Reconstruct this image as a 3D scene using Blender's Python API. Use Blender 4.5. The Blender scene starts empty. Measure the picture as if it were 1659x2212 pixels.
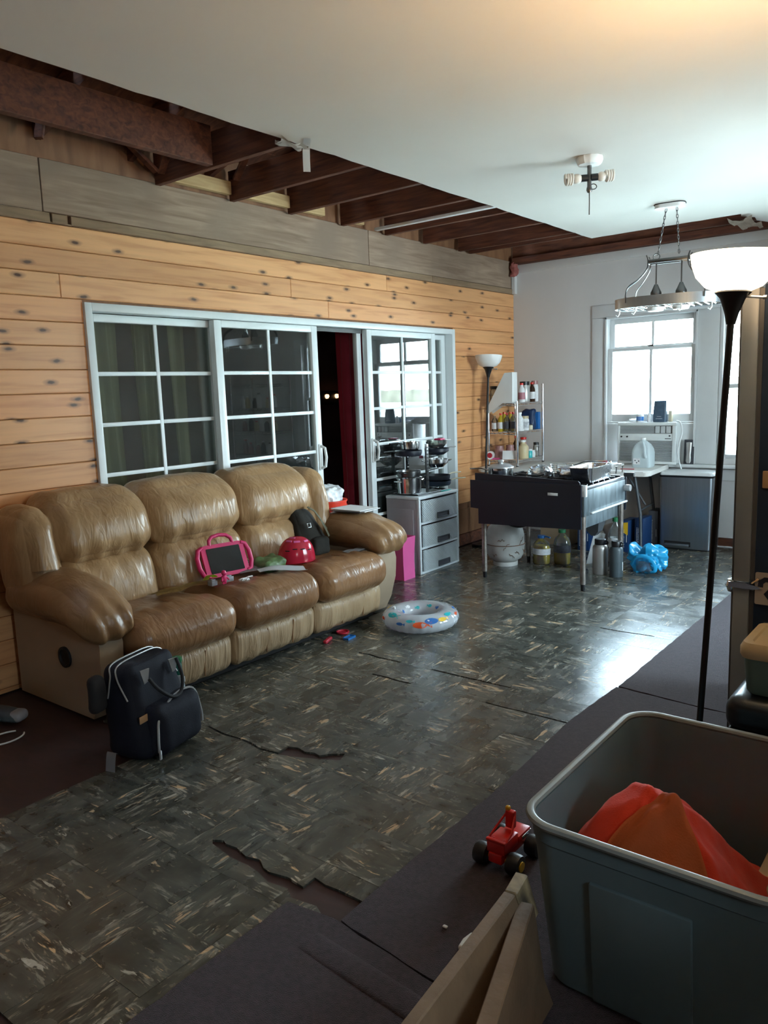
import bpy, bmesh, math, random
from mathutils import Vector, Matrix, noise
R = math.radians
random.seed(7)
scene = bpy.context.scene
col = scene.collection

# ---------------------------------------------------------------- camera, world, light, exposure
IW, IH = 1659, 2212
cam_d = bpy.data.cameras.new('camera')
cam_d.sensor_fit = 'HORIZONTAL'; cam_d.sensor_width = 36.0
cam_d.lens = 36.0 * 1681.5 / IW
cam_d.clip_start = 0.05; cam_d.clip_end = 400
cam = bpy.data.objects.new('camera', cam_d); col.objects.link(cam)
_f = Vector((-0.61214673, 0.77597757, -0.15210254)); _r = Vector((0.78799477, 0.61465316, -0.03557706)); _u = Vector((-0.06588331, 0.14163439, 0.9877242))
cam.matrix_world = Matrix(((_r.x, _u.x, -_f.x, 4.026), (_r.y, _u.y, -_f.y, 0.0), (_r.z, _u.z, -_f.z, 1.5), (0, 0, 0, 1)))
scene.camera = cam

world = bpy.data.worlds.new('overcast_sky'); scene.world = world
world.use_nodes = True
_nt = world.node_tree
_bg = _nt.nodes['Background']
_tc = _nt.nodes.new('ShaderNodeTexCoord'); _sx = _nt.nodes.new('ShaderNodeSeparateXYZ'); _rp = _nt.nodes.new('ShaderNodeValToRGB')
_nt.links.new(_tc.outputs['Generated'], _sx.inputs[0]); _nt.links.new(_sx.outputs['Z'], _rp.inputs[0])
_rp.color_ramp.elements[0].color = (0.76, 0.91, 1.0, 1); _rp.color_ramp.elements[1].color = (0.50, 0.74, 1.0, 1)
_nt.links.new(_rp.outputs[0], _bg.inputs['Color'])
_bg.inputs['Strength'].default_value = 15.0

def portal(name, x, y, z, w, h, rot):
    l = bpy.data.lights.new(name, 'AREA'); l.shape = 'RECTANGLE'; l.size = w; l.size_y = h
    l.cycles.is_portal = True
    o = bpy.data.objects.new(name, l); o.location = (x, y, z); o.rotation_euler = rot; col.objects.link(o)
portal('window_portal', 1.43, 7.50, 1.62, 0.86, 1.05, (R(-90), 0, 0))
portal('window_portal', 2.55, 7.50, 1.465, 0.93, 1.33, (R(-90), 0, 0))
portal('window_portal', 5.06, 4.90, 1.45, 1.4, 1.3, (R(90), 0, R(90)))  # opening of the added right-wall window, out of view

portal('window_portal', 5.06, 0.75, 1.45, 0.4, 0.7, (R(90), 0, R(90)))  # opening of the small added window beside the camera

scene.view_settings.view_transform = 'Standard'
scene.view_settings.look = 'None'
scene.view_settings.gamma = 1.0
scene.view_settings.use_curve_mapping = False
scene.view_settings.exposure = 1.58

# ---------------------------------------------------------------- helpers
class B:
    """collects shapes into one mesh"""
    def __init__(s): s.bm = bmesh.new()
    def _add(s, verts, faces, M=None):
        vs = [s.bm.verts.new(M @ Vector(v) if M else Vector(v)) for v in verts]
        for f in faces:
            try: s.bm.faces.new([vs[i] for i in f])
            except ValueError: pass
        return vs
    def box(s, x0, x1, y0, y1, z0, z1, bev=0, seg=2, M=None):
        t = bmesh.new()
        vs = [t.verts.new(v) for v in ((x0,y0,z0),(x1,y0,z0),(x1,y1,z0),(x0,y1,z0),(x0,y0,z1),(x1,y0,z1),(x1,y1,z1),(x0,y1,z1))]
        for f in ((3,2,1,0),(4,5,6,7),(0,1,5,4),(1,2,6,5),(2,3,7,6),(3,0,4,7)): t.faces.new([vs[i] for i in f])
        if bev: bmesh.ops.bevel(t, geom=t.edges[:], offset=bev, segments=seg, profile=0.5, affect='EDGES')
        s.merge(t, M); return s
    def merge(s, t, M=None):
        t.verts.index_update()
        s._add([v.co.copy() for v in t.verts], [[v.index for v in f.verts] for f in t.faces], M); t.free(); return s
    def ring_loft(s, rings, closed=False, caps=True, M=None):
        n = len(rings[0]); vs = [p for r in rings for p in r]; fs = []
        m = len(rings)
        for i in range(m if closed else m - 1):
            a, b = i * n, ((i + 1) % m) * n
            for j in range(n): fs.append((a + j, a + (j + 1) % n, b + (j + 1) % n, b + j))
        if caps and not closed:
            fs.append(tuple(range(n - 1, -1, -1))); fs.append(tuple((m - 1) * n + j for j in range(n)))
        s._add(vs, fs, M); return s
    def tube(s, pts, r, n=8, closed=False, caps=True, flat=None, M=None):
        pts = [Vector(p) for p in pts]; m = len(pts); rings = []; up = None
        for i, p in enumerate(pts):
            if closed: d = pts[(i + 1) % m] - pts[i - 1]
            else: d = pts[min(i + 1, m - 1)] - pts[max(i - 1, 0)]
            d.normalize()
            if up is None:
                a = Vector((0, 0, 1)) if abs(d.z) < 0.9 else Vector((1, 0, 0))
                up = (a - d * a.dot(d)).normalized()
            else: up = (up - d * up.dot(d)).normalized()
            sd = d.cross(up); rr = r[i] if isinstance(r, (list, tuple)) else r
            fa, fb = flat if flat else (1, 1)
            rings.append([p + sd * (rr * fa * math.cos(2 * math.pi * k / n)) + up * (rr * fb * math.sin(2 * math.pi * k / n)) for k in range(n)])
        return s.ring_loft(rings, closed, caps, M)
    def cyl(s, p0, p1, r0, r1=None, n=16, M=None):
        return s.tube([p0, p1], [r0, r0 if r1 is None else r1], n, M=M)
    def lathe(s, prof, n=24, o=(0, 0, 0), M=None, sx=1, sy=1, caps=True):
        rings = [[(o[0] + sx * r * math.cos(2 * math.pi * k / n), o[1] + sy * r * math.sin(2 * math.pi * k / n), o[2] + z) for k in range(n)] for r, z in prof]
        return s.ring_loft(rings, False, caps, M)
    def prism(s, poly, z0, z1, M=None, top=None):
        n = len(poly); q = top or poly
        s._add([(x, y, z0) for x, y in poly] + [(x, y, z1) for x, y in q],
               [tuple(range(n - 1, -1, -1)), tuple(range(n, 2 * n))] + [(i, (i + 1) % n, n + (i + 1) % n, n + i) for i in range(n)], M); return s
    def soft(s, x0, x1, y0, y1, z0, z1, r=0.05, n=14, bulge=(0, 0, 0), warp=None, wr=0, ws=(6, 6, 6), M=None, seed=0):
        """rounded cushion; bulge per axis, warp(p)->p, wr wrinkle depth"""
        c = Vector(((x0 + x1) / 2, (y0 + y1) / 2, (z0 + z1) / 2)); h = Vector(((x1 - x0) / 2, (y1 - y0) / 2, (z1 - z0) / 2))
        r = min(r, h.x, h.y, h.z) * 0.999
        t = bmesh.new(); cache = {}
        def g(k): 
            u = 2 * k / n - 1
            return math.copysign(1 - (1 - abs(u)) ** 1.45, u)
        def vert(ijk):
            if ijk in cache: return cache[ijk]
            u = Vector([g(k) for k in ijk]); q = Vector((u.x * h.x, u.y * h.y, u.z * h.z))
            inn = Vector([max(-(h[a] - r), min(h[a] - r, q[a])) for a in range(3)])
            d = q - inn; dn = d.normalized() if d.length > 1e-9 else d
            p = inn + dn * r
            for a in range(3):
                b_, c_ = (a + 1) % 3, (a + 2) % 3
                p[a] += bulge[a] * dn[a] * (1 - u[b_] ** 2) * (1 - u[c_] ** 2) if bulge[a] else 0
            if wr:
                w = noise.noise(Vector((p.x * ws[0] + seed, p.y * ws[1] + seed * 1.7, p.z * ws[2]))) + 0.5 * noise.noise(Vector((p.x * ws[0] * 2.3 + seed, p.y * ws[1] * 2.3, p.z * ws[2] * 2.3 + seed)))
                p += dn * (wr * w)
            p += c
            if warp: p = Vector(warp(p))
            v = t.verts.new(p); cache[ijk] = v; return v
        for a in range(3):
            b_, c_ = (a + 1) % 3, (a + 2) % 3
            for side in (0, n):
                for i in range(n):
                    for j in range(n):
                        q = []
                        for di, dj in ((0, 0), (1, 0), (1, 1), (0, 1)):
                            k = [0, 0, 0]; k[a] = side; k[b_] = i + di; k[c_] = j + dj; q.append(vert(tuple(k)))
                        if side == 0: q.reverse()
                        try: t.faces.new(q)
                        except ValueError: pass
        s.merge(t, M); return s
    def grid(s, fn, nu, nv, M=None, thick=0, cu=False):
        """surface fn(u,v) u,v in 0..1; thick>0 gives it a back"""
        P = [[Vector(fn(i / nu, j / nv)) for j in range(nv + 1)] for i in range(nu + 1)]
        t = bmesh.new(); V = [[t.verts.new(p) for p in row] for row in P]
        for i in range(nu):
            for j in range(nv): t.faces.new((V[i][j], V[i + 1][j], V[i + 1][j + 1], V[i][j + 1]))
        if thick: bmesh.ops.solidify(t, geom=t.faces[:], thickness=thick)
        s.merge(t, M); return s

def tf(loc=(0, 0, 0), rz=0, rx=0, ry=0, s=1):
    return Matrix.Translation(loc) @ Matrix.Rotation(rz, 4, 'Z') @ Matrix.Rotation(ry, 4, 'Y') @ Matrix.Rotation(rx, 4, 'X') @ Matrix.Scale(s, 4)

def obj(name, b, mat, parent=None, world=True, smooth=True, angle=38, label=None, recenter=False, kind=None):
    """link builder b as ONE mesh object. world=True: coordinates are world ones"""
    me = bpy.data.meshes.new(name)
    bmesh.ops.recalc_face_normals(b.bm, faces=b.bm.faces)
    o = bpy.data.objects.new(name, me)
    if parent is not None:
        if world: b.bm.transform(parent['_m'] if False else PM[parent.name].inverted())
        o.parent = parent
    if parent is None or recenter or world:
        xs = [v.co for v in b.bm.verts]
        c = Vector(((min(v.x for v in xs) + max(v.x for v in xs)) / 2, (min(v.y for v in xs) + max(v.y for v in xs)) / 2, min(v.z for v in xs)))
        b.bm.transform(Matrix.Translation(-c)); o.location = c
    b.bm.to_mesh(me); b.bm.free()
    if smooth:
        me.shade_smooth(); me.set_sharp_from_angle(angle=R(angle))
    me.materials.append(mat if isinstance(mat, bpy.types.Material) else M_[mat])
    col.objects.link(o)
    PM[o.name] = (PM[parent.name] if parent is not None else Matrix()) @ Matrix.Translation(o.location)
    if label: o['label'] = label
    if kind: o['kind'] = kind
    return o
PM = {}
def thing(name, label, cat, loc=(0, 0, 0), rz=0, group=None, kind=None, rx=0, ry=0):
    o = bpy.data.objects.new(name, None); o.empty_display_size = 0.05
    o.location = loc; o.rotation_mode = 'XYZ'; o.rotation_euler = (rx, ry, rz); col.objects.link(o)
    PM[o.name] = Matrix.LocRotScale(Vector(loc), o.rotation_euler, None)
    if label: o['label'] = label
    if cat: o['category'] = cat
    if group: o['group'] = group
    if kind: o['kind'] = kind
    return o
def tag(o, label, cat, group=None, kind=None):
    o['label'] = label; o['category'] = cat
    if group: o['group'] = group
    if kind: o['kind'] = kind
    return o
def struct(o, label=None):
    o['kind'] = 'structure'
    if label: o['label'] = label
    return o
def dup(root, loc, rz=0, label=None, mats=None):
    r = root.copy(); col.objects.link(r); r.location = loc; r.rotation_euler = (0, 0, rz)
    if label: r['label'] = label
    PM[r.name] = Matrix.LocRotScale(Vector(loc), r.rotation_euler, None)
    for ch in list(root.children):
        c = ch.copy(); col.objects.link(c); c.parent = r
        if mats and ch.name.split('.')[0] in mats:
            c.data = ch.data.copy(); c.data.materials[0] = M_[mats[ch.name.split('.')[0]]]
        for g in ch.children:
            d = g.copy(); col.objects.link(d); d.parent = c
    return r
def sm(a, b, x):
    t = max(0, min(1, (x - a) / (b - a))); return t * t * (3 - 2 * t)

# ---------------------------------------------------------------- materials
M_ = {}
def nodes(name):
    m = bpy.data.materials.new(name); m.use_nodes = True; M_[name] = m
    nt = m.node_tree; return m, nt, nt.nodes['Principled BSDF']
def N(nt, t, **k):
    n = nt.nodes.new('ShaderNode' + t)
    for a, b in k.items(): setattr(n, a, b)
    return n
def ramp(nt, src, stops):
    r = N(nt, 'ValToRGB'); e = r.color_ramp.elements
    while len(e) < len(stops): e.new(0.5)
    for el, (p, c) in zip(e, stops): el.position = p; el.color = (*c, 1) if len(c) == 3 else c
    nt.links.new(src, r.inputs[0]); return r
def mixc(nt, fac, a, b, mode='MIX'):
    n = N(nt, 'Mix', data_type='RGBA', blend_type=mode)
    for i, v in ((0, fac), (6, a), (7, b)):
        if hasattr(v, 'is_linked') or hasattr(v, 'links'): nt.links.new(v, n.inputs[i])
        else: n.inputs[i].default_value = v if i == 0 else (*v, 1)
    return n.outputs[2]
def coords(nt, scale=(1, 1, 1), kind='Object', rnd=0):
    tc = N(nt, 'TexCoord'); mp = N(nt, 'Mapping'); mp.inputs['Scale'].default_value = scale
    nt.links.new(tc.outputs[kind], mp.inputs[0])
    if rnd:
        oi = N(nt, 'ObjectInfo'); mu = N(nt, 'Math', operation='MULTIPLY'); mu.inputs[1].default_value = rnd
        nt.links.new(oi.outputs['Random'], mu.inputs[0]); nt.links.new(mu.outputs[0], mp.inputs['Location'])
    return mp.outputs[0]
def tex(nt, v, t='TexNoise', scale=5, detail=3, **k):
    n = N(nt, t)
    nt.links.new(v, n.inputs['Vector']); n.inputs['Scale'].default_value = scale
    if t == 'TexNoise': n.inputs['Detail'].default_value = detail
    for a, b in k.items(): n.inputs[a].default_value = b
    return n
def bump(nt, bs, h, strength=0.3, dist=0.01, normal=None):
    b = N(nt, 'Bump'); b.inputs['Strength'].default_value = strength; b.inputs['Distance'].default_value = dist
    nt.links.new(h, b.inputs['Height'])
    if normal: nt.links.new(normal, b.inputs['Normal'])
    nt.links.new(b.outputs[0], bs.inputs['Normal']); return b.outputs[0]
def pm(name, c, rough=0.5, metal=0, var=0.12, scale=12, bmp=0, bscale=60, spec=0.5, trans=0, alpha=1, emit=None, estr=0, coat=0, stretch=(1, 1, 1), sheen=0):
    m, nt, bs = nodes(name)
    v = coords(nt, stretch)
    nz = tex(nt, v, scale=scale)
    o = mixc(nt, nz.outputs['Fac'], tuple(max(0, x * (1 - var * 1.6)) for x in c), tuple(min(1, x * (1 + var * 1.6)) for x in c))
    nt.links.new(o, bs.inputs['Base Color'])
    bs.inputs['Roughness'].default_value = rough; bs.inputs['Metallic'].default_value = metal
    bs.inputs['Specular IOR Level'].default_value = spec; bs.inputs['Transmission Weight'].default_value = trans
    bs.inputs['Alpha'].default_value = alpha; bs.inputs['Coat Weight'].default_value = coat
    if sheen: bs.inputs['Sheen Weight'].default_value = sheen
    if emit: bs.inputs['Emission Color'].default_value = (*emit, 1); bs.inputs['Emission Strength'].default_value = estr
    if bmp: bump(nt, bs, tex(nt, v, scale=bscale, detail=4).outputs['Fac'], bmp, 0.004)
    return m
def glass(name, tint=(1, 1, 1), refl=1.0, rough=0.0, milk=0.0):
    """thin pane: fresnel mirror over clear (slightly dusty) transparency"""
    m, nt, bs = nodes(name); nt.nodes.remove(bs)
    out = nt.nodes['Material Output']
    tr = N(nt, 'BsdfTransparent'); tr.inputs[0].default_value = (*tint, 1)
    gl = N(nt, 'BsdfGlossy'); gl.inputs['Roughness'].default_value = rough
    fr = N(nt, 'Fresnel'); fr.inputs[0].default_value = 1.5
    mu = N(nt, 'Math', operation='MULTIPLY'); mu.inputs[1].default_value = refl; mu.use_clamp = True
    nt.links.new(fr.outputs[0], mu.inputs[0])
    mx = N(nt, 'MixShader'); nt.links.new(mu.outputs[0], mx.inputs[0]); nt.links.new(tr.outputs[0], mx.inputs[1]); nt.links.new(gl.outputs[0], mx.inputs[2])
    last = mx.outputs[0]
    if milk:
        df = N(nt, 'BsdfDiffuse'); df.inputs[0].default_value = (0.8, 0.85, 0.85, 1)
        v = coords(nt); nz = tex(nt, v, scale=9, detail=6)
        m2 = N(nt, 'Math', operation='MULTIPLY'); m2.inputs[1].default_value = milk * 2; nt.links.new(nz.outputs['Fac'], m2.inputs[0])
        mx2 = N(nt, 'MixShader'); nt.links.new(m2.outputs[0], mx2.inputs[0]); nt.links.new(last, mx2.inputs[1]); nt.links.new(df.outputs[0], mx2.inputs[2]); last = mx2.outputs[0]
    nt.links.new(last, out.inputs[0]); return m

def m_pine(name='pine', dark=(0.62, 0.285, 0.112), light=(0.76, 0.395, 0.175)):
    m, nt, bs = nodes(name)
    v = coords(nt, (1, 1, 1), rnd=37)
    mp = N(nt, 'Mapping'); mp.inputs['Scale'].default_value = (8, 0.9, 14); nt.links.new(v, mp.inputs[0])
    g = tex(nt, mp.outputs[0], scale=2.2, detail=4, Distortion=0.4)
    c0 = ramp(nt, g.outputs['Fac'], [(0.28, dark), (0.5, light), (0.78, tuple(x * 1.10 for x in light))]).outputs[0]
    oi = N(nt, 'ObjectInfo')
    tint = ramp(nt, oi.outputs['Random'], [(0, (0.86, 0.80, 0.74)), (0.5, (1, 0.98, 0.95)), (1, (1.0, 0.9, 0.84))]).outputs[0]
    c0 = mixc(nt, 1.0, c0, tint, 'MULTIPLY')
    sp_ = N(nt, 'SeparateXYZ'); nt.links.new(v, sp_.inputs[0]); cb = N(nt, 'CombineXYZ'); nt.links.new(sp_.outputs[1], cb.inputs[0]); nt.links.new(sp_.outputs[2], cb.inputs[1])
    mk = N(nt, 'Mapping'); mk.inputs['Scale'].default_value = (3.6, 9.5, 0); nt.links.new(cb.outputs[0], mk.inputs[0])
    dz = tex(nt, v, scale=22, detail=2)
    ad = N(nt, 'VectorMath', operation='MULTIPLY_ADD'); ad.inputs[1].default_value = (.07, .10, 0)
    nt.links.new(dz.outputs['Color'], ad.inputs[0]); nt.links.new(mk.outputs[0], ad.inputs[2])
    vo = N(nt, 'TexVoronoi', voronoi_dimensions='2D'); nt.links.new(ad.outputs[0], vo.inputs['Vector']); vo.inputs['Scale'].default_value = 1.0
    k = ramp(nt, vo.outputs['Distance'], [(0.05, (1, 1, 1)), (0.095, (0.45, 0.45, 0.45)), (0.19, (0, 0, 0))]).outputs[0]
    sel = N(nt, 'SeparateColor'); nt.links.new(vo.outputs['Color'], sel.inputs[0])
    gt = N(nt, 'Math', operation='GREATER_THAN'); gt.inputs[1].default_value = 0.5; nt.links.new(sel.outputs[0], gt.inputs[0])
    mu = N(nt, 'Math', operation='MULTIPLY'); nt.links.new(gt.outputs[0], mu.inputs[0]); nt.links.new(k, mu.inputs[1])
    c1 = mixc(nt, mu.outputs[0], c0, (0.10, 0.045, 0.02))
    nt.links.new(c1, bs.inputs['Base Color']); bs.inputs['Roughness'].default_value = 0.42
    bump(nt, bs, g.outputs['Fac'], 0.05, 0.002); return m
def m_wood(name, dark, light, rough=0.7, axis=(0.8, 8, 14), scale=3, stain=None, sscale=2.0):
    m, nt, bs = nodes(name)
    v = coords(nt, (1, 1, 1), rnd=23)
    mp = N(nt, 'Mapping'); mp.inputs['Scale'].default_value = axis; nt.links.new(v, mp.inputs[0])
    g = tex(nt, mp.outputs[0], scale=scale, detail=6, Distortion=0.7)
    c = ramp(nt, g.outputs['Fac'], [(0.3, dark), (0.7, light)]).outputs[0]
    if stain:
        s = tex(nt, v, scale=sscale, detail=5)
        f = ramp(nt, s.outputs['Fac'], [(0.45, (0, 0, 0)), (0.65, (1, 1, 1))]).outputs[0]
        c = mixc(nt, f, c, stain)
    nt.links.new(c, bs.inputs['Base Color']); bs.inputs['Roughness'].default_value = rough
    bump(nt, bs, g.outputs['Fac'], 0.3, 0.003); return m
def m_tile():
    m, nt, bs = nodes('vinyl_tile')
    v = coords(nt, (1, 1, 1), rnd=61)
    base = tex(nt, v, scale=14, detail=5)
    c = ramp(nt, base.outputs['Fac'], [(0.3, (0.030, 0.029, 0.023)), (0.5, (0.050, 0.052, 0.043)), (0.72, (0.078, 0.074, 0.058))]).outputs[0]
    clus = tex(nt, v, scale=5, detail=2)
    def streak(sc, th0, th1, colr, s=1.0):
        nonlocal c
        mp = N(nt, 'Mapping'); mp.inputs['Scale'].default_value = (sc[0], sc[1], 1); mp.inputs['Location'].default_value = (sc[1], sc[0], 3); nt.links.new(v, mp.inputs[0])
        n = tex(nt, mp.outputs[0], scale=s, detail=4, Roughness=0.62, Distortion=0.5)
        ma = N(nt, 'Math', operation='MULTIPLY_ADD'); ma.inputs[1].default_value = 0.30; nt.links.new(clus.outputs['Fac'], ma.inputs[0])
        sb = N(nt, 'Math', operation='SUBTRACT'); nt.links.new(n.outputs['Fac'], sb.inputs[0]); sb.inputs[1].default_value = 0.15; nt.links.new(sb.outputs[0], ma.inputs[2])
        f = ramp(nt, ma.outputs[0], [(th0, (0, 0, 0)), (th1, (1, 1, 1))]).outputs[0]
        c = mixc(nt, f, c, colr)
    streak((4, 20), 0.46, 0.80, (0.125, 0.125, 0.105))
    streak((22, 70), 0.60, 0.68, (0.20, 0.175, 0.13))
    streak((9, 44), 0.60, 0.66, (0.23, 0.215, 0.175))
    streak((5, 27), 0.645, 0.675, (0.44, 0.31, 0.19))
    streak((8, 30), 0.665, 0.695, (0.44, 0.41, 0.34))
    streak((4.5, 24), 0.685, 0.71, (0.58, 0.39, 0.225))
    nt.links.new(c, bs.inputs['Base Color'])
    rn = tex(nt, v, scale=7, detail=5)
    rr = ramp(nt, rn.outputs['Fac'], [(0.3, (0.20, 0.20, 0.20)), (0.7, (0.33, 0.33, 0.33))]).outputs[0]
    nt.links.new(rr, bs.inputs['Roughness']); bs.inputs['Specular IOR Level'].default_value = 0.6
    w = tex(nt, v, scale=4, detail=3); nb = bump(nt, bs, w.outputs['Fac'], 0.10, 0.003)
    bump(nt, bs, base.outputs['Fac'], 0.06, 0.002, nb); return m
def m_leather(name, a, b, rough=0.36, axis=(5, 5, 2), bm=0.5):
    m, nt, bs = nodes(name)
    v = coords(nt, (1, 1, 1), rnd=11)
    n1 = tex(nt, v, scale=5, detail=4)
    c = ramp(nt, n1.outputs['Fac'], [(0.3, a), (0.7, b)]).outputs[0]
    nt.links.new(c, bs.inputs['Base Color']); bs.inputs['Roughness'].default_value = rough
    mp = N(nt, 'Mapping'); mp.inputs['Scale'].default_value = axis; nt.links.new(v, mp.inputs[0])
    wv = tex(nt, mp.outputs[0], scale=2.2, detail=2, Distortion=0.6)
    nb = bump(nt, bs, wv.outputs['Fac'], bm, 0.022)
    mq = N(nt, 'Mapping'); mq.inputs['Scale'].default_value = (axis[0] * 2.6, axis[1] * 2.8, axis[2] * 1.3); nt.links.new(v, mq.inputs[0])
    wq = tex(nt, mq.outputs[0], scale=2.4, detail=2, Distortion=1.0); rq = ramp(nt, wq.outputs['Fac'], [(0.40, (0, 0, 0)), (0.62, (1, 1, 1))])
    nb = bump(nt, bs, rq.outputs[0], bm * .75, 0.010, nb)
    vo = tex(nt, v, 'TexVoronoi', scale=260); bump(nt, bs, vo.outputs['Distance'], 0.12, 0.001, nb); return m
m_pine(); m_tile()
m_wood('joist_wood', (0.055, 0.018, 0.010), (0.17, 0.055, 0.026), 0.8, (1.2, 10, 14))
m_wood('roof_wood', (0.06, 0.02, 0.011), (0.19, 0.068, 0.032), 0.85, (1.5, 9, 9))
m_wood('pale_block', (0.42, 0.27, 0.12), (0.62, 0.44, 0.22), 0.7, (8, 1, 12))
m_wood('weathered', (0.22, 0.145, 0.095), (0.40, 0.285, 0.20), 0.8, (9, 0.7, 9), 3, (0.26, 0.185, 0.13), 2.2)
m_wood('trim_wood', (0.20, 0.13, 0.075), (0.33, 0.22, 0.13), 0.75, (9, 1, 9), 3)
m_wood('brown_panel', (0.17, 0.075, 0.035), (0.30, 0.145, 0.07), 0.6, (6, 6, 1.2), 2)
m_wood('frame_wood', (0.20, 0.13, 0.065), (0.42, 0.29, 0.145), 0.6, (9, 9, 1.2), 2.4, (0.05, 0.035, 0.02), 9)
pm('old_board', (0.165, 0.100, 0.055), 0.6, var=.3, scale=9, bmp=.3)
m_wood('substrate', (0.024, 0.009, 0.007), (0.048, 0.017, 0.013), 0.55, (2, 5, 2), 3)
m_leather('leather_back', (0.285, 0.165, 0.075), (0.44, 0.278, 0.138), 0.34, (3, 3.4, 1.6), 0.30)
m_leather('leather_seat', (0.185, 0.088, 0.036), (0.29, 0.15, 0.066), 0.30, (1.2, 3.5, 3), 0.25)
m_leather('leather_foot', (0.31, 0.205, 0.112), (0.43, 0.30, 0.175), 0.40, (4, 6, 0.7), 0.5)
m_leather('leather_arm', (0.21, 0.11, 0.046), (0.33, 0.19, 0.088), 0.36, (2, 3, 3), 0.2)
pm('vinyl_side', (0.36, 0.27, 0.185), 0.45, var=.05, bmp=.12, bscale=220)
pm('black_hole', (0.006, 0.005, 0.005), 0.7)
pm('wall_paint', (0.60, 0.585, 0.57), 0.65, var=.04, scale=3, bmp=.12, bscale=40, stretch=(1, 1, .35))
pm('trim_paint', (0.64, 0.65, 0.65), 0.5, var=.04, scale=6, bmp=.06)
pm('ceiling_paint', (0.68, 0.655, 0.61), 0.8, var=.03, scale=2, bmp=.1, bscale=14)
pm('drywall_edge', (0.55, 0.50, 0.42), 0.9, var=.2, bmp=.3)
pm('torn_paper', (0.40, 0.31, 0.24), 0.9, var=.25, scale=30, bmp=.4)
pm('vinyl_white', (0.72, 0.77, 0.78), 0.35, var=.03)
pm('dark_track', (0.10, 0.10, 0.10), 0.5)
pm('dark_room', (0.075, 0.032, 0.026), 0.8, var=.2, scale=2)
pm('red_curtain', (0.34, 0.012, 0.030), 0.85, var=.25, scale=3, stretch=(8, 8, .4), sheen=.3)
pm('beige_curtain', (0.46, 0.41, 0.25), 0.8, var=.3, scale=4, stretch=(9, 9, .2))
glass('pane_glass', (0.97, 0.99, 0.98), 1.0)
glass('slider_glass', (0.84, 0.90, 0.86), 3.4, 0.0, 0.010)
glass('clear_plastic', (0.90, 0.92, 0.92), 2.0, 0.08, 0.05)
glass('bottle_glass', (0.80, 0.82, 0.78), 2.4, 0.02, 0.03)
pm('carpet', (0.042, 0.024, 0.030), 0.98, var=.6, scale=75, bmp=1.0, bscale=420, spec=.1, sheen=.25)
pm('black_metal', (0.012, 0.012, 0.014), 0.35, metal=.3)
pm('navy_black', (0.008, 0.011, 0.021), 0.42, var=.2, scale=6)
pm('black_plastic', (0.010, 0.010, 0.011), 0.4)
pm('bowl_off', (0.80, 0.78, 0.75), 0.35, var=.03)
pm('bowl_lit', (0.9, 0.82, 0.68), 0.4, var=.02, emit=(1.0, 0.80, 0.52), estr=3.2)
pm('steel', (0.62, 0.62, 0.62), 0.16, metal=1, var=.06)
pm('brushed', (0.42, 0.46, 0.50), 0.36, metal=1, var=.08, stretch=(1, 1, .05), scale=60)
pm('chrome', (0.82, 0.83, 0.84), 0.08, metal=1, var=.02)
pm('nickel', (0.15, 0.15, 0.15), 0.30, metal=1, var=.1)
pm('foil', (0.80, 0.82, 0.84), 0.22, metal=1, var=.05, bmp=.9, bscale=30)
pm('rusty_steel', (0.30, 0.26, 0.23), 0.4, metal=.8, var=.45, scale=25)
pm('greasy', (0.16, 0.20, 0.22), 0.35, metal=.35, var=.6, scale=22, bmp=.2, stretch=(1, 1, .25))
pm('white_plastic', (0.74, 0.75, 0.74), 0.35, var=.03)
pm('table_plastic', (0.68, 0.66, 0.62), 0.45, var=.06, scale=4)
pm('grey_leg', (0.10, 0.11, 0.12), 0.4, metal=.5)
pm('cream', (0.62, 0.55, 0.40), 0.4)
pm('tan_lid', (0.60, 0.44, 0.25), 0.4, var=.05)
pm('sage', (0.135, 0.20, 0.165), 0.4, var=.06)
pm('pink', (0.62, 0.022, 0.13), 0.4, var=.06)
pm('pink_bag', (0.68, 0.10, 0.30), 0.5, var=.05)
pm('helmet_red', (0.74, 0.03, 0.075), 0.2, var=.05, coat=.5)
pm('screen', (0.010, 0.010, 0.012), 0.10, var=.3, scale=4)
pm('red_plastic', (0.62, 0.018, 0.012), 0.28, var=.08)
pm('red_bucket', (0.70, 0.045, 0.020), 0.35, var=.04)
pm('yellow', (0.72, 0.42, 0.02), 0.35)
pm('yellow_green', (0.50, 0.58, 0.06), 0.4)
pm('rubber', (0.010, 0.010, 0.011), 0.45, bmp=.3)
pm('navy_cloth', (0.007, 0.008, 0.015), 0.75, var=.2, bmp=.3, bscale=300, spec=.25)
pm('dark_mesh', (0.008, 0.008, 0.010), 0.8)
pm('olive_cloth', (0.016, 0.014, 0.010), 0.85, var=.5, scale=14, bmp=.4)
pm('olive_strap', (0.085, 0.08, 0.045), 0.7)
pm('zip_silver', (0.42, 0.42, 0.42), 0.35, metal=.5)
pm('leather_tab', (0.42, 0.25, 0.13), 0.6)
pm('paper', (0.74, 0.74, 0.74), 0.7, var=.03)
pm('paper_print', (0.45, 0.46, 0.48), 0.7, var=.5, scale=40)
pm('tote_out', (0.120, 0.165, 0.175), 0.42, var=.05, scale=5, bmp=.06, bscale=90)
pm('tote_rim', (0.21, 0.22, 0.21), 0.32, var=.05)
pm('orange_red', (0.93, 0.055, 0.008), 0.75, var=.08, scale=5, bmp=.25, bscale=200, sheen=.2)
pm('orange_panel', (0.66, 0.135, 0.025), 0.75, var=.06, bmp=.25, bscale=200)
pm('ac_white', (0.66, 0.68, 0.67), 0.42, var=.04)
pm('ac_grey', (0.50, 0.52, 0.52), 0.45)
pm('ac_dark', (0.14, 0.13, 0.13), 0.7)
pm('blue_box', (0.006, 0.030, 0.095), 0.45, var=.1)
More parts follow.
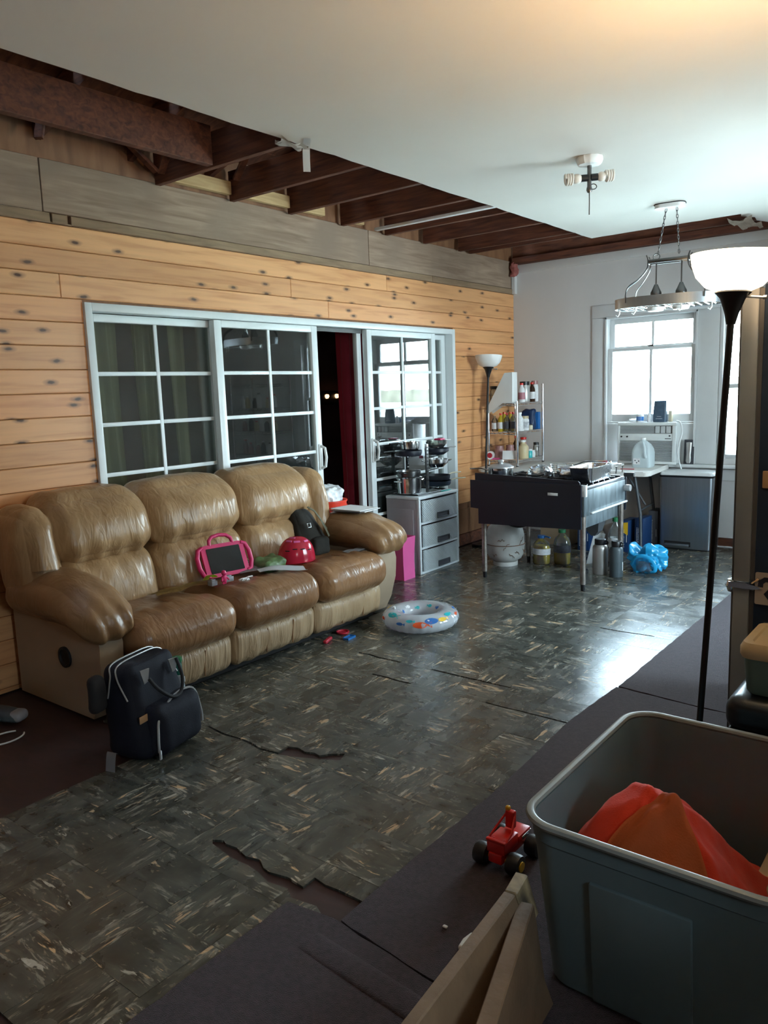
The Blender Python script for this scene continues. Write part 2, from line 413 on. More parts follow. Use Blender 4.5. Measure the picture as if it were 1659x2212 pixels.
pm('dark_box', (0.05, 0.05, 0.06), 0.6)
pm('blue_film', (0.02, 0.38, 0.72), 0.22, var=.2, scale=10, alpha=.82, bmp=.5, bscale=20)
pm('oil', (0.52, 0.38, 0.03), 0.12, var=.05, alpha=.92)
pm('blue_cap', (0.015, 0.14, 0.42), 0.4)
pm('green_cap', (0.02, 0.16, 0.06), 0.4)
pm('tank_paint', (0.46, 0.45, 0.42), 0.4, var=.2, scale=9, bmp=.2, bscale=20)
pm('rust', (0.16, 0.08, 0.045), 0.8, var=.4, scale=20)
pm('grey_drawer', (0.60, 0.64, 0.66), 0.4, var=.03)
pm('grey_body', (0.30, 0.275, 0.29), 0.45, var=.04)
pm('teal', (0.02, 0.50, 0.46), 0.4)
pm('flask_steel', (0.50, 0.49, 0.47), 0.38, metal=.7)
pm('flask_slate', (0.060, 0.080, 0.090), 0.42)
pm('water', (0.62, 0.76, 0.80), 0.15, var=.02, alpha=.55)
pm('jug_plastic', (0.72, 0.80, 0.82), 0.35, var=.02, alpha=.55)
pm('blue_grey_bag', (0.06, 0.10, 0.15), 0.4, var=.3, scale=30)
pm('label_white', (0.70, 0.70, 0.70), 0.6, var=.15, scale=60)
pm('label_dark', (0.05, 0.05, 0.06), 0.6, var=.4, scale=60)
pm('brown_glass', (0.045, 0.020, 0.010), 0.2)
pm('jar_pink', (0.34, 0.17, 0.16), 0.3, var=.2)
pm('tan_plastic', (0.55, 0.45, 0.27), 0.4)
pm('green_leaf', (0.10, 0.17, 0.06), 0.5, var=.5, scale=30, alpha=.9, bmp=.5)
pm('gold_snack', (0.34, 0.22, 0.07), 0.4, var=.4, scale=40, bmp=.5)
pm('fridge_side', (0.008, 0.022, 0.050), 0.5, var=.15, scale=3, bmp=.2, bscale=240)
pm('fridge_edge', (0.235, 0.25, 0.265), 0.4, var=.04)
pm('fridge_gasket', (0.09, 0.085, 0.085), 0.6)
pm('plate_tan', (0.42, 0.34, 0.28), 0.5, var=.04)
pm('plate_ink', (0.012, 0.014, 0.03), 0.5)
pm('ottoman', (0.010, 0.011, 0.014), 0.30, var=.1, bmp=.1, bscale=200)
pm('pink_board', (0.42, 0.17, 0.20), 0.5)
pm('ground', (0.74, 0.74, 0.62), 0.9, var=.1, scale=.5)
pm('bushes', (0.22, 0.20, 0.15), 0.9, var=.4, scale=.6)
pm('socket_black', (0.008, 0.008, 0.009), 0.4)
pm('cfl', (0.70, 0.66, 0.60), 0.3, var=.02)
pm('ring_clear', (0.60, 0.63, 0.66), 0.10, var=.06, alpha=.62, coat=.4)
for nm, c in (('ring_teal', (0.03, 0.42, 0.45)), ('ring_orange', (0.72, 0.10, 0.03)), ('ring_blue', (0.03, 0.15, 0.45)), ('ring_yellow', (0.75, 0.48, 0.05)), ('ring_white', (.8, .8, .8))):
    pm(nm, c, 0.2, var=.04)
pm('pink_insul', (0.30, 0.09, 0.075), 0.9, var=.3, scale=30, bmp=.6)
pm('white_bag', (0.70, 0.72, 0.74), 0.4, var=.1, bmp=.5, bscale=25)
pm('lamp_in_room', (0.9, 0.7, 0.5), 0.4, emit=(1, .55, .25), estr=1.2)
pm('cardboard', (0.34, 0.24, 0.15), 0.8, var=.1)
pm('bottle_green', (0.012, 0.10, 0.075), 0.2, var=.1)
pm('silver_foil_bottle', (0.45, 0.50, 0.52), 0.3, metal=.4)
pm('toy_grey', (0.28, 0.28, 0.30), 0.4)
pm('red_lid', (0.45, 0.02, 0.04), 0.3)
# ---------------------------------------------------------------- the setting
CZ = 2.72; YB = 7.40; XR = 5.0; YF = -3.6
# floor: dark wooden substrate with vinyl tiles on top of it
floor = struct(obj('floor', B().box(-3.2, XR + .1, YF - .1, YB + .12, -0.10, -0.0085), 'substrate', smooth=False))
T = 0.2345
def tile_mesh(w, d):
    b = B(); b.box(-w / 2, w / 2, -d / 2, d / 2, -0.0085, 0, bev=0)
    me = bpy.data.meshes.new('tile'); b.bm.to_mesh(me); b.bm.free(); me.materials.append(M_['vinyl_tile']); return me
TM = tile_mesh(T - .0007, T - .0007)
CR = []   # cracks, floor polygons
def thin(pts, w):
    random.seed(len(CR)); out = [(x, y + w / 2 + random.uniform(0, w * .3)) for x, y in pts]
    return out + [(x, y - w / 2 - random.uniform(0, w * .3)) for x, y in reversed(pts)]
CR.append(thin([(1.17, 3.327), (1.25, 3.334), (1.33, 3.322), (1.48, 3.326)], .012))
CR.append(thin([(1.46, 3.098), (1.56, 3.100), (1.62, 3.092), (1.72, 3.095)], .012))
CR.append(thin([(1.69, 3.326), (1.9, 3.322), (2.18, 3.324)], .010))
CR.append(thin([(2.17, 3.093), (2.27, 3.088), (2.37, 3.092), (2.6, 3.090)], .009))
CR.append(thin([(2.16, 4.497), (2.3, 4.492), (2.5, 4.498)], .012))
CR.append(thin([(1.11, 5.67), (1.53, 5.667)], .010))
CR.append(thin([(1.73, 5.67), (1.97, 5.668)], .010))
CR.append(thin([(1.84, 5.20), (1.96, 5.20)], .010))
CR.append(thin([(1.242, 2.158), (1.368, 2.140), (1.45, 2.150), (1.538, 2.146), (1.616, 2.130), (1.72, 2.146)], .010))
CR.append([(1.70, 2.215), (1.75, 2.232), (1.80, 2.220), (1.84, 2.236), (1.875, 2.229), (1.90, 2.262), (1.954, 2.302), (1.976, 2.246), (1.898, 2.204), (1.793, 2.160), (1.712, 2.135)])
CR.append([(1.995, 1.556), (2.03, 1.575), (2.055, 1.566), (2.10, 1.572), (2.164, 1.556), (2.218, 1.570), (2.26, 1.545), (2.292, 1.541), (2.36, 1.556), (2.433, 1.549), (2.431, 1.604), (2.48, 1.596), (2.532, 1.601), (2.66, 1.601), (2.66, 1.45), (2.60, 1.47), (2.53, 1.505), (2.44, 1.49), (2.40, 1.515), (2.327, 1.503), (2.26, 1.520), (2.206, 1.527), (2.126, 1.522), (2.06, 1.534), (2.015, 1.540)])
def bb(p): xs = [a for a, _ in p]; ys = [b for _, b in p]; return min(xs), max(xs), min(ys), max(ys)
def cutter(p):
    b = B(); b.prism(p, -.02, .02); bmesh.ops.recalc_face_normals(b.bm, faces=b.bm.faces)
    me = bpy.data.meshes.new('cut'); b.bm.to_mesh(me); b.bm.free()
    o = bpy.data.objects.new('cut', me); col.objects.link(o); return o
cuts = [(bb(p), cutter(p)) for p in CR]
x_lines = [1.70 + T * k for k in range(-7, 5)]; y_lines = [3.09 + T * k for k in range(-12, 19)]
todo = []
random.seed(3)
for i, x in enumerate(x_lines[:-1]):
    for j, y in enumerate(y_lines[:-1]):
        cx, cy = x + T / 2, y + T / 2
        if cy < 1.86 and cx < 1.22: continue               # bare boards left of the tiles
        if cx < 0.72 and 1.86 < cy < 4.05: continue         # under the sofa
        if cx > 2.70 or cy > YB or (cx > 2.62 and cy < 3.0): continue
        if cy < 1.4 and cx > 2.56: continue
        if cy < 0.75: continue
        o = bpy.data.objects.new('tile', TM); col.objects.link(o)
        o.location = (cx, cy, random.uniform(-.0004, .0006)); o.rotation_euler = (0, 0, R(90) * ((i + j) % 2) + R(180) * random.randint(0, 1) + R(random.uniform(-.3, .3)))
        PM[o.name] = Matrix.LocRotScale(o.location, o.rotation_euler, None)
        hit = [c for (b0, c) in cuts if b0[0] < cx + T / 2 and b0[1] > cx - T / 2 and b0[2] < cy + T / 2 and b0[3] > cy - T / 2]
        if hit: todo.append((o, hit))
        o.parent = floor; o.matrix_parent_inverse = Matrix.Translation(floor.location).inverted()
for o, hit in todo:
    for c in hit:
        md = o.modifiers.new('b', 'BOOLEAN'); md.object = c; md.operation = 'DIFFERENCE'; md.solver = 'EXACT'
bpy.context.view_layer.update()
dg = bpy.context.evaluated_depsgraph_get()
new = [(o, bpy.data.meshes.new_from_object(o.evaluated_get(dg))) for o, _ in todo]
for o, me in new:
    o.modifiers.clear(); o.data = me
    if not me.materials: me.materials.append(M_['vinyl_tile'])
for _, c in cuts: bpy.data.objects.remove(c)

# carpet pieces on the right
def carpet(poly, z, label, seed=0):
    b = B(); random.seed(seed); P2 = []
    n = len(poly)
    for k in range(n):
        (x0, y0), (x1, y1) = poly[k], poly[(k + 1) % n]; L = math.hypot(x1 - x0, y1 - y0); m = max(1, int(L / .05))
        for q in range(m):
            t = q / m; P2.append((x0 + (x1 - x0) * t + random.uniform(-.0025, .0025), y0 + (y1 - y0) * t + random.uniform(-.0025, .0025)))
    b.prism(P2, 0.0005, z)
    return tag(obj('carpet_piece', b, 'carpet', smooth=False), label, 'carpet', 'cut carpet pieces')
carpet([(2.465, .2), (4.95, .2), (4.95, 1.452), (2.99, 1.445), (2.62, 1.483), (2.455, 1.462)], .010, 'nearest purple-brown carpet piece at the bottom edge of the picture', 1)
carpet([(2.636, 1.49), (2.99, 1.452), (4.95, 1.455), (4.95, 3.555), (3.03, 3.560), (2.62, 3.600), (2.597, 3.1), (2.636, 2.43)], .008, 'long purple-brown carpet piece beside the red toy truck', 2)
carpet([(2.628, 3.612), (3.03, 3.568), (4.95, 3.565), (4.95, 6.9), (2.63, 6.9)], .009, 'purple-brown carpet piece in front of the refrigerator reaching the far wall', 3)
b = B(); b.tube([(2.62, 1.375, .0085), (2.80, 1.362, .0095), (3.05, 1.345, .0095), (3.4, 1.33, .008)], .010, 14, flat=(4.2, .42))
tag(obj('carpet_ridge', b, 'carpet'), 'raised wrinkle across the nearest carpet piece', 'carpet wrinkle')

# left wall: backing, pine boards, weathered band above, sliding door opening
DY0, DY1, DZ = 2.481, 6.230, 2.047
wl = B(); wl.box(-.12, -.02, YF, DY0, 0, 3.3); wl.box(-.12, -.02, DY1, YB, 0, 3.3); wl.box(-.12, -.02, DY0, DY1, DZ, 3.3)
wall_left = struct(obj('wall_left', wl, 'brown_panel', smooth=False))
random.seed(11)
PH = 0.1275; zt = 2.448; row = 0
def pine(y0, y1, z0, z1):
    b = B(); b.box(-.02, 0, y0 + .0006, y1 - .0006, z0 + .0012, z1 - .0012, bev=.0035, seg=1)
    obj('pine_board', b, 'pine', wall_left, angle=20)
while zt > 0.02:
    z1 = zt; z0 = max(0.0, zt - PH)
    spans = [(YF, YB - .001)] if z0 > DZ else [(YF, DY0), (DY1, YB - .001)]
    if z0 < DZ < z1: z0 = DZ if DZ - z0 < .03 else z0
    for s0, s1 in spans:
        if s0 == DY1 and z0 < .34: continue
        y = s0
        cutsY = []
        if s1 - s0 > 2:
            q = s0 + random.uniform(1.6, 3.2)
            while q < s1 - .6: cutsY.append(q); q += random.uniform(2.0, 3.7)
        for c in cutsY + [s1]:
            pine(y, c, z0, z1); y = c
    zt = z0; row += 1
obj('skirting_panel', B().box(-.02, -.004, DY1 + .02, YB - .002, .11, .345), 'brown_panel', wall_left, smooth=False)
obj('skirting_board', B().box(-.02, .012, DY1 + .02, YB - .002, 0, .105, bev=.004), 'joist_wood', wall_left)
for y0, y1 in ((YF, 2.30), (2.305, 5.03), (5.035, YB - .002)):
    obj('weathered_board', B().box(-.02, -.002, y0, y1, 2.505, 2.775, bev=.003, seg=1), 'weathered', wall_left)
for y0, y1 in ((YF, 2.33), (2.34, 2.43), (2.45, 5.9), (5.905, YB - .002)):
    obj('wooden_strip', B().box(-.02, .012, y0, y1, 2.450, 2.500, bev=.003, seg=1), 'trim_wood', wall_left)
obj('edge_strip', B().box(-.02, .008, YF, YB - .002, 2.4485, 2.456), 'trim_wood', wall_left, smooth=False)

# back wall with two windows
W1 = (1.0, 1.865, .745, 2.13); W2 = (2.085, 3.02, .80, 2.13)
wb = B()
def wallseg(x0, x1, z0, z1): wb.box(x0, x1, YB, YB + .12, z0, z1)
wallseg(-.12, W1[0], 0, 3.3); wallseg(W1[0], W1[1], 0, W1[2]); wallseg(W1[0], W1[1], W1[3], 3.3); wallseg(W1[1], W2[0], 0, 3.3)
wallseg(W2[0], W2[1], 0, W2[2]); wallseg(W2[0], W2[1], W2[3], 3.3); wallseg(W2[1], XR + .1, 0, 3.3)
wall_back = struct(obj('wall_back', wb, 'wall_paint', smooth=False))
trim = struct(obj('trim_1', B().box(.004, XR, YB - .022, YB - .0005, 2.655, 2.735, bev=.004), 'trim_paint'))
obj('cap_block', B().box(.005, .04, YB - .05, YB - .001, 2.45, 2.66), 'wall_paint', wall_back, smooth=False)
struct(obj('baseboard_back', B().box(1.7, XR, YB - .018, YB - .001, 0, .075, bev=.003), 'joist_wood'))
b = B(); 
for z in (.60,): b.box(.01, XR, YB - .012, YB - .0005, z, z + .1, bev=.003)
struct(obj('trim_2', b, 'trim_paint'))

def sash(win, x0, x1, z0, z1, y, fw=.042, vm=True, bottom=None, top=None):
    bt = bottom or fw; tp = top or fw
    s_ = B(); d = .018
    s_.box(x0, x0 + fw, y - d, y + d, z0, z1, bev=.003); s_.box(x1 - fw, x1, y - d, y + d, z0, z1, bev=.003)
    s_.box(x0 + fw, x1 - fw, y - d, y + d, z0, z0 + bt, bev=.003); s_.box(x0 + fw, x1 - fw, y - d, y + d, z1 - tp, z1, bev=.003)
    so = obj('sash', s_, 'trim_paint', win)
    xm = (x0 + x1) / 2
    if vm: obj('muntin', B().box(xm - .012, xm + .012, y - .014, y + .014, z0 + bt, z1 - tp, bev=.003), 'trim_paint', so)
    for a, c in (((x0 + fw, xm), (xm, x1 - fw)) if vm else ((x0 + fw, x1 - fw),)):
        obj('pane', B().box(a, c, y - .002, y + .002, z0 + bt, z1 - tp), 'pane_glass', so, smooth=False)
    return so
win1 = struct(thing('window_1', 'white double-hung window with an air conditioner below', None, (1.43, YB, .745)))
x0, x1, z0, z1 = W1
obj('casing', B().box(.862, x0, YB - .016, YB - .001, .745, 2.13, bev=.004), 'trim_paint', win1)
obj('casing', B().box(x1, 2.05, YB - .016, YB - .001, .745, 2.13, bev=.004), 'trim_paint', win1)
obj('casing', B().box(.862, 2.05, YB - .018, YB - .001, 2.131, 2.252, bev=.004), 'trim_paint', win1)
jb = B()
jb.box(x0 + .0005, x0 + .016, YB - .034, YB + .11, .745, z1); jb.box(x1 - .016, x1 - .0005, YB - .034, YB + .11, .745, z1); jb.box(x0, x1, YB - .034, YB + .11, z1 - .016, z1 - .0005)
obj('jamb', jb, 'trim_paint', win1, smooth=False)
sash(win1, x0 + .017, x1 - .017, 1.80, z1 - .017, YB + .07, .05)
sash(win1, x0 + .017, x1 - .017, 1.135, 1.835, YB + .025, .045, bottom=.07, top=.03)
obj('latch', B().box(1.41, 1.46, YB - .004, YB + .02, 1.836, 1.85, bev=.003), 'nickel', win1)
obj('filler_board', B().box(x0 + .017, 1.13, YB + .005, YB + .022, .746, 1.115, bev=.002), 'trim_paint', win1)
obj('filler_board', B().box(1.69, x1 - .017, YB + .005, YB + .022, .746, 1.115, bev=.002), 'trim_paint', win1)
obj('filler_rail', B().box(x0 + .017, x1 - .017, YB + .002, YB + .03, 1.116, 1.134, bev=.002), 'trim_paint', win1)
obj('sill', B().box(.86, 3.2, YB - .075, YB - .0005, .715, .744, bev=.005), 'trim_paint', win1)
win2 = struct(thing('window_2', 'narrow bright window strip between the lamp pole and the refrigerator', None, (2.59, YB, .80)))
x0, x1, z0, z1 = W2
obj('casing', B().box(2.053, x0, YB - .020, YB - .001, .746, 2.20, bev=.004), 'trim_paint', win2)
obj('casing', B().box(x1, 3.14, YB - .030, YB - .001, .746, 2.20, bev=.004), 'trim_paint', win2)
obj('casing', B().box(x0, x1, YB - .030, YB - .001, 2.131, 2.20, bev=.004), 'trim_paint', win2)
sash(win2, x0 + .002, x1 - .002, 1.43, z1 - .002, YB + .06, .034, vm=False)
sash(win2, x0 + .002, x1 - .002, z0 + .002, 1.46, YB + .022, .034, vm=False)
struct(win1); struct(win2)

# right wall (out of view) with two windows added for daylight, front wall behind the camera
wr = B(); wr.box(XR, XR + .1, YF, .55, 0, 3.3); wr.box(XR, XR + .1, 0.95, 4.20, 0, 3.3); wr.box(XR, XR + .1, 0.55, 0.95, 0, 1.10); wr.box(XR, XR + .1, 0.55, 0.95, 1.80, 3.3); wr.box(XR, XR + .1, 5.60, YB, 0, 3.3); wr.box(XR, XR + .1, 4.20, 5.60, 0, .8); wr.box(XR, XR + .1, 4.20, 5.60, 2.1, 3.3)
struct(obj('wall_right', wr, 'wall_paint', smooth=False))
added_win3 = struct(thing('added_window_3', 'unseen side window added to the right wall for daylight', None, (XR, 4.90, .8)))  # unseen, added to bring daylight in from the right
fb = B()
for a in ((4.20, 4.25, .8, 2.1), (5.55, 5.6, .8, 2.1), (4.25, 5.55, .8, .85), (4.25, 5.55, 2.05, 2.1), (4.88, 4.92, .85, 2.05)): fb.box(XR + .02, XR + .06, *a[:2], *a[2:], bev=.003)
obj('sash', fb, 'trim_paint', added_win3)
obj('pane', B().box(XR + .038, XR + .042, 4.25, 5.55, .85, 2.05), 'pane_glass', added_win3, smooth=False)
added_win4 = struct(thing('added_window_4', 'unseen small window added beside the camera for daylight', None, (XR, .75, .85)))  # unseen, added and sized to lift the foreground with daylight
fb = B()
for a in ((.55, .58, 1.10, 1.80), (.92, .95, 1.10, 1.80), (.58, .92, 1.10, 1.13), (.58, .92, 1.77, 1.80), (.74, .76, 1.13, 1.77)): fb.box(XR + .02, XR + .06, *a[:2], *a[2:], bev=.003)
obj('sash', fb, 'trim_paint', added_win4)
obj('pane', B().box(XR + .038, XR + .042, .58, .92, 1.13, 1.77), 'pane_glass', added_win4, smooth=False)
struct(obj('wall_front', B().box(-.12, XR + .1, YF - .12, YF, 0, 3.3), 'brown_panel', smooth=False))

# ceiling drywall with the missing strips, and what shows above it
b = B()
edge = [(1.231, YF)]
random.seed(5)
y = 1.6
while y < 6.45:
    edge.append((1.231 + random.uniform(-.006, .006), y)); y += random.uniform(.06, .16)
edge.append((1.233, 6.505)); x = 1.33
while x < 2.38:
    edge.append((x, 6.505 - (x - 1.233) * .035 + random.uniform(-.006, .006))); x += random.uniform(.06, .14)
edge += [(2.42, 6.47), (2.40, 6.56), (2.47, 6.68), (2.45, 6.82), (2.50, 6.95), (2.49, YB - .001), (XR, YB - .001), (XR, YF)]
b.prism(edge, CZ, CZ + .0127)
ceil = struct(obj('ceiling', b, 'ceiling_paint', smooth=False))
def torn(name, c, w, h, seed, m='torn_paper', s=1):
    random.seed(seed)
    def fn(u, v):
        a = (u - .5) * w; l = (v - .5) * h
        return (c[0] + a + random.uniform(-.012, .012), c[1] + l + random.uniform(-.012, .012), c[2] - .004 - .035 * s * abs(math.sin(3 * u + 5 * v)) - random.uniform(0, .012))
    return obj(name, B().grid(fn, 6, 6, thick=.002), m, ceil)
torn('torn_edge', (2.40, 6.72, CZ), .16, .42, 4)
torn('torn_edge', (1.25, 2.90, CZ), .07, .18, 6, 'ceiling_paint', .5)
# hanging strip of ceiling paper
b = B()
pts = [(1.33, 2.93, CZ - .003), (1.27, 2.985, CZ - .006), (1.245, 3.008, CZ - .02), (1.235, 3.017, CZ - .06), (1.232, 3.02, CZ - .12)]
d = Vector((.62, .78, 0)).normalized() * .018
def strip(u, v):
    k = u * (len(pts) - 1); i = min(int(k), len(pts) - 2); t = k - i
    p = Vector(pts[i]).lerp(Vector(pts[i + 1]), t); return p + d * (2 * v - 1)
b.grid(strip, 16, 2, thick=.0015)
obj('hanging_paper_strip', b, 'paper', ceil)
# joists across, header along the wall
for y in (3.0, 3.57, 4.10, 4.66, 5.20, 5.74, 6.30, 6.48):
    obj('joist', B().box(.03, 4.9, y, y + .04, 2.752, 2.935, bev=.003, seg=1), 'joist_wood', ceil)
obj('joist', B().box(1.8, 4.9, 6.98, 7.02, 2.752, 2.935, bev=.003, seg=1), 'joist_wood', ceil)
obj('side_joist', B().box(.53, .58, YF, 2.98, 2.752, 2.955, bev=.003, seg=1), 'joist_wood', ceil)
obj('side_joist', B().box(1.10, 1.15, YF, 2.98, 2.775, 2.955, bev=.003, seg=1), 'joist_wood', ceil)
obj('pale_batten', B().box(.10, 1.2, 4.98, 5.02, 2.748, 2.768, bev=.002), 'trim_paint', ceil)
for y0, y1 in ((3.05, 3.56), (3.62, 4.09), (4.15, 4.45), (4.72, 4.9)):
    obj('blocking', B().box(.03, .07, y0, y1, 2.785, 2.865, bev=.003, seg=1), 'pale_block', ceil)
def strut(p, q, w=.045, m='joist_wood'):
    p, q = Vector(p), Vector(q); dd = q - p; L = dd.length
    Mx = Matrix.Translation(p) @ dd.to_track_quat('Z', 'Y').to_matrix().to_4x4()
    obj('strut', B().box(-w / 2, w / 2, -.01, .01, 0, L, bev=.002, seg=1, M=Mx), m, ceil)
strut((.12, 2.98, 2.80), (.55, 2.86, 3.10)); strut((.12, 2.95, 2.80), (.10, 2.6, 3.05)); strut((.14, 3.54, 2.86), (.62, 3.40, 3.18))
strut((.5, 4.2, 2.93), (.78, 4.12, 3.2), m='pale_block'); strut((.6, 4.85, 2.93), (.85, 4.75, 3.2), m='pale_block'); strut((.3, 5.4, 2.93), (.7, 5.3, 3.2), m='pale_block')
strut((.5, 6.0, 2.93), (.9, 5.9, 3.2), m='pale_block'); strut((1.45, 6.62, 2.78), (1.30, 6.85, 3.05)); strut((.2, 2.2, 2.80), (.15, 2.28, 3.05)); strut((1.9, 6.62, 2.78), (1.9, 6.9, 3.05))
# sloping rafters and roof boards
for y in (1.2, 2.3, 2.86, 3.42, 3.95, 4.5, 5.05, 5.6, 6.15, 6.7):
    Mx = Matrix.Translation((-.05, y, 2.86)) @ Matrix.Rotation(R(-17), 4, 'Y')
    obj('rafter', B().box(0, 3.0, 0, .04, 0, .14, bev=.003, seg=1, M=Mx), 'joist_wood', ceil)
for k in range(12):
    Mx = Matrix.Translation((-.35, 0, 2.92)) @ Matrix.Rotation(R(-17), 4, 'Y')
    obj('roof_board', B().box(k * .26, k * .26 + .252, YF - .2, YB + .15, 0.006 * (k % 2), .03, bev=.003, seg=1, M=Mx), 'roof_wood', ceil)
Mx = Matrix.Translation((2.6, 0, 3.84)) 
obj('roof_panel', B().box(-.1, 2.7, YF - .2, YB + .15, -.05, 0, M=Mx), 'roof_wood', ceil, smooth=False)
obj('gable_panel', B().box(-.2, XR + .12, YB + .13, YB + .15, 2.9, 3.95), 'roof_wood', ceil, smooth=False)
obj('gable_panel', B().box(-.2, XR + .12, YF - .15, YF - .13, 2.9, 3.95), 'roof_wood', ceil, smooth=False)
obj('eave_panel', B().box(XR + .1, XR + .14, YF - .2, YB + .2, 3.2, 3.85), 'roof_wood', ceil, smooth=False)
obj('top_plate', B().box(.03, 2.6, YB - .09, YB - .001, 2.737, 2.80, bev=.003, seg=1), 'joist_wood', ceil)
b = B(); b.soft(.02, .075, YB - .11, YB - .03, 2.62, 2.755, r=.02, n=10, wr=.018, ws=(30, 30, 30)); obj('insulation_tuft', b, 'pink_insul', ceil)
for k in range(3): obj('attic_board', B().box(.0, 3.0, YB - .018, YB - .001, 2.802 + k * .17, 2.968 + k * .17, bev=.002, seg=1), 'roof_wood', ceil)

# dark room beyond the sliding door
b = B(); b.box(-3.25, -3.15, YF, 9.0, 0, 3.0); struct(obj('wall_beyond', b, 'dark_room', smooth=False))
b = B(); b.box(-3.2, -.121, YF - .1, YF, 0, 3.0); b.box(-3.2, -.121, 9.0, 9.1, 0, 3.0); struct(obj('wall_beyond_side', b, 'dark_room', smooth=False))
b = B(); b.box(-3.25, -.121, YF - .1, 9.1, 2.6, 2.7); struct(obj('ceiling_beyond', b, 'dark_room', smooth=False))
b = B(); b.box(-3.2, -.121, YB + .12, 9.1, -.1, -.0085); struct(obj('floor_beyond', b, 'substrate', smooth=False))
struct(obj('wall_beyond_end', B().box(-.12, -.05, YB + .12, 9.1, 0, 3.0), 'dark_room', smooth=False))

# outdoors seen through the windows
struct(obj('ground_outside', B().box(-60, 120, YB + .3, 240, -1.1, -1.0), 'ground', smooth=False))
b = B(); random.seed(9)
top = []; x = -120
while x < 120: top.append((x, 1.5 + random.uniform(.1, .5) + .5 * max(0, noise.noise(Vector((x * .1, 0, 0)))))); x += random.uniform(.8, 2)
b.prism([(120, -1), (-120, -1)] + top, 0, 3, M=Matrix.Translation((0, 150, 0)) @ Matrix.Rotation(R(90), 4, 'X'))
tag(obj('tree_line', b, 'bushes', smooth=False), 'faint distant line of bushes through the window', 'trees')
# ---------------------------------------------------------------- white four-panel sliding door
door = struct(thing('door_1', 'white four-panel sliding glass door with grid panes', None, (0, 4.35, 0)))
def frame4(y0, y1, z0, z1, x0, x1, w, wt=None, wb_=None, bev=.003):
    b = B(); wt = wt or w; wb_ = wb_ or w
    b.box(x0, x1, y0, y0 + w, z0, z1, bev=bev); b.box(x0, x1, y1 - w, y1, z0, z1, bev=bev)
    b.box(x0, x1, y0 + w, y1 - w, z1 - wt, z1, bev=bev); b.box(x0, x1, y0 + w, y1 - w, z0, z0 + wb_, bev=bev); return b
obj('outer_frame', frame4(DY0 - .004, DY1 + .004, 0, DZ + .003, -.13, .022, .045, wb_=.02), 'vinyl_white', door)
def panel(y0, y1, x0, x1, wl=.075, handle=None, right_stile=None):
    z0, z1 = .022, DZ - .046
    b = B(); w = wl; wr_ = right_stile or wl
    b.box(x0, x1, y0, y0 + w, z0, z1, bev=.004); b.box(x0, x1, y1 - wr_, y1, z0, z1, bev=.004)
    b.box(x0, x1, y0 + w, y1 - wr_, z1 - .045, z1, bev=.004); b.box(x0, x1, y0 + w, y1 - wr_, z0, z0 + .09, bev=.004)
    p = obj('door_panel', b, 'vinyl_white', door)
    g0, g1 = y0 + w, y1 - wr_; xm = (x0 + x1) / 2; zt = z1 - .045; zb = z0 + .09
    obj('pane', B().box(xm - .003, xm + .003, g0, g1, zb, zt), 'slider_glass', p, smooth=False)
    ym = (g0 + g1) / 2
    obj('muntin', B().box(xm + .004, xm + .016, ym - .012, ym + .012, zb, zt, bev=.003), 'vinyl_white', p)
    z = zt - .294
    while z > zb + .1:
        obj('muntin', B().box(xm + .0045, xm + .0155, g0, ym - .0125, z - .012, z + .012, bev=.003), 'vinyl_white', p)
        obj('muntin', B().box(xm + .0045, xm + .0155, ym + .0125, g1, z - .012, z + .012, bev=.003), 'vinyl_white', p); z -= .294
    if handle is not None:
        h = B(); y = handle
        h.box(x1 + .0005, x1 + .010, y - .018, y + .018, .93, 1.13, bev=.004)
        h.tube([(x1 + .008, y, 1.115), (x1 + .045, y + .004, 1.10), (x1 + .055, y + .006, 1.03), (x1 + .045, y + .004, .96), (x1 + .008, y, .945)], .011, 8)
        obj('handle', h, 'white_plastic', p)
    return p
panel(2.527, 3.46, -.105, -.060, .050)
panel(3.395, 4.372, -.045, .005, .062, handle=4.345)
panel(4.955, 5.93, -.045, .005, .062, handle=4.985)
panel(5.05, 6.184, -.105, -.060, .062)
obj('seal_strip', B().box(-.055, -.046, 4.374, 4.950, DZ - .075, DZ - .046), 'dark_track', door, smooth=False)
obj('track', B().box(-.128, .020, DY0 + .042, DY1 - .042, .0205, .0215), 'dark_track', door, smooth=False)
obj('meeting_stile', B().box(-.10, -.056, 4.90, 4.953, .022, DZ - .046, bev=.004), 'vinyl_white', door)

def curtain(name, x, y0, y1, z0, z1, mat, folds, label, amp=.03):
    def fn(u, v):
        y = y0 + (y1 - y0) * u
        return (x + amp * math.sin(u * folds * 2 * math.pi) * (.6 + .4 * v) + .012 * noise.noise(Vector((u * 9, v * 2, 3))), y + .012 * math.sin(v * 5 + u * 8), z0 + (z1 - z0) * v)
    return tag(obj(name, B().grid(fn, int(folds * 10), 12, thick=.004), mat), label, 'curtain')
curtain('curtain', -.30, 4.93, 5.35, .02, 2.3, 'red_curtain', 4, 'dark red curtain hanging in the open sliding doorway', .035)
for k, (a, c_) in enumerate(((2.50, 2.82), (2.95, 3.12))):
    curtain('curtain', -.22 - .02 * k, a, c_, .05, 2.3, 'beige_curtain', 3 + k, ('wide pale curtain behind the leftmost glass panel', 'narrow pale curtain strip behind the glass beside the wide one')[k], .02)
curtain('curtain', -.24, 3.22, 3.34, .05, 2.3, 'beige_curtain', 2, 'thin pale curtain strip at the right edge of the leftmost glass panel', .015)
sc = thing('wall_sconce', 'small dark wall lamp with two warm bulbs in the dark room', 'lamp', (-3.14, 7.98, 1.40))
obj('back_plate', B().box(-3.149, -3.12, 7.72, 8.24, 1.36, 1.52, bev=.006), 'black_metal', sc)
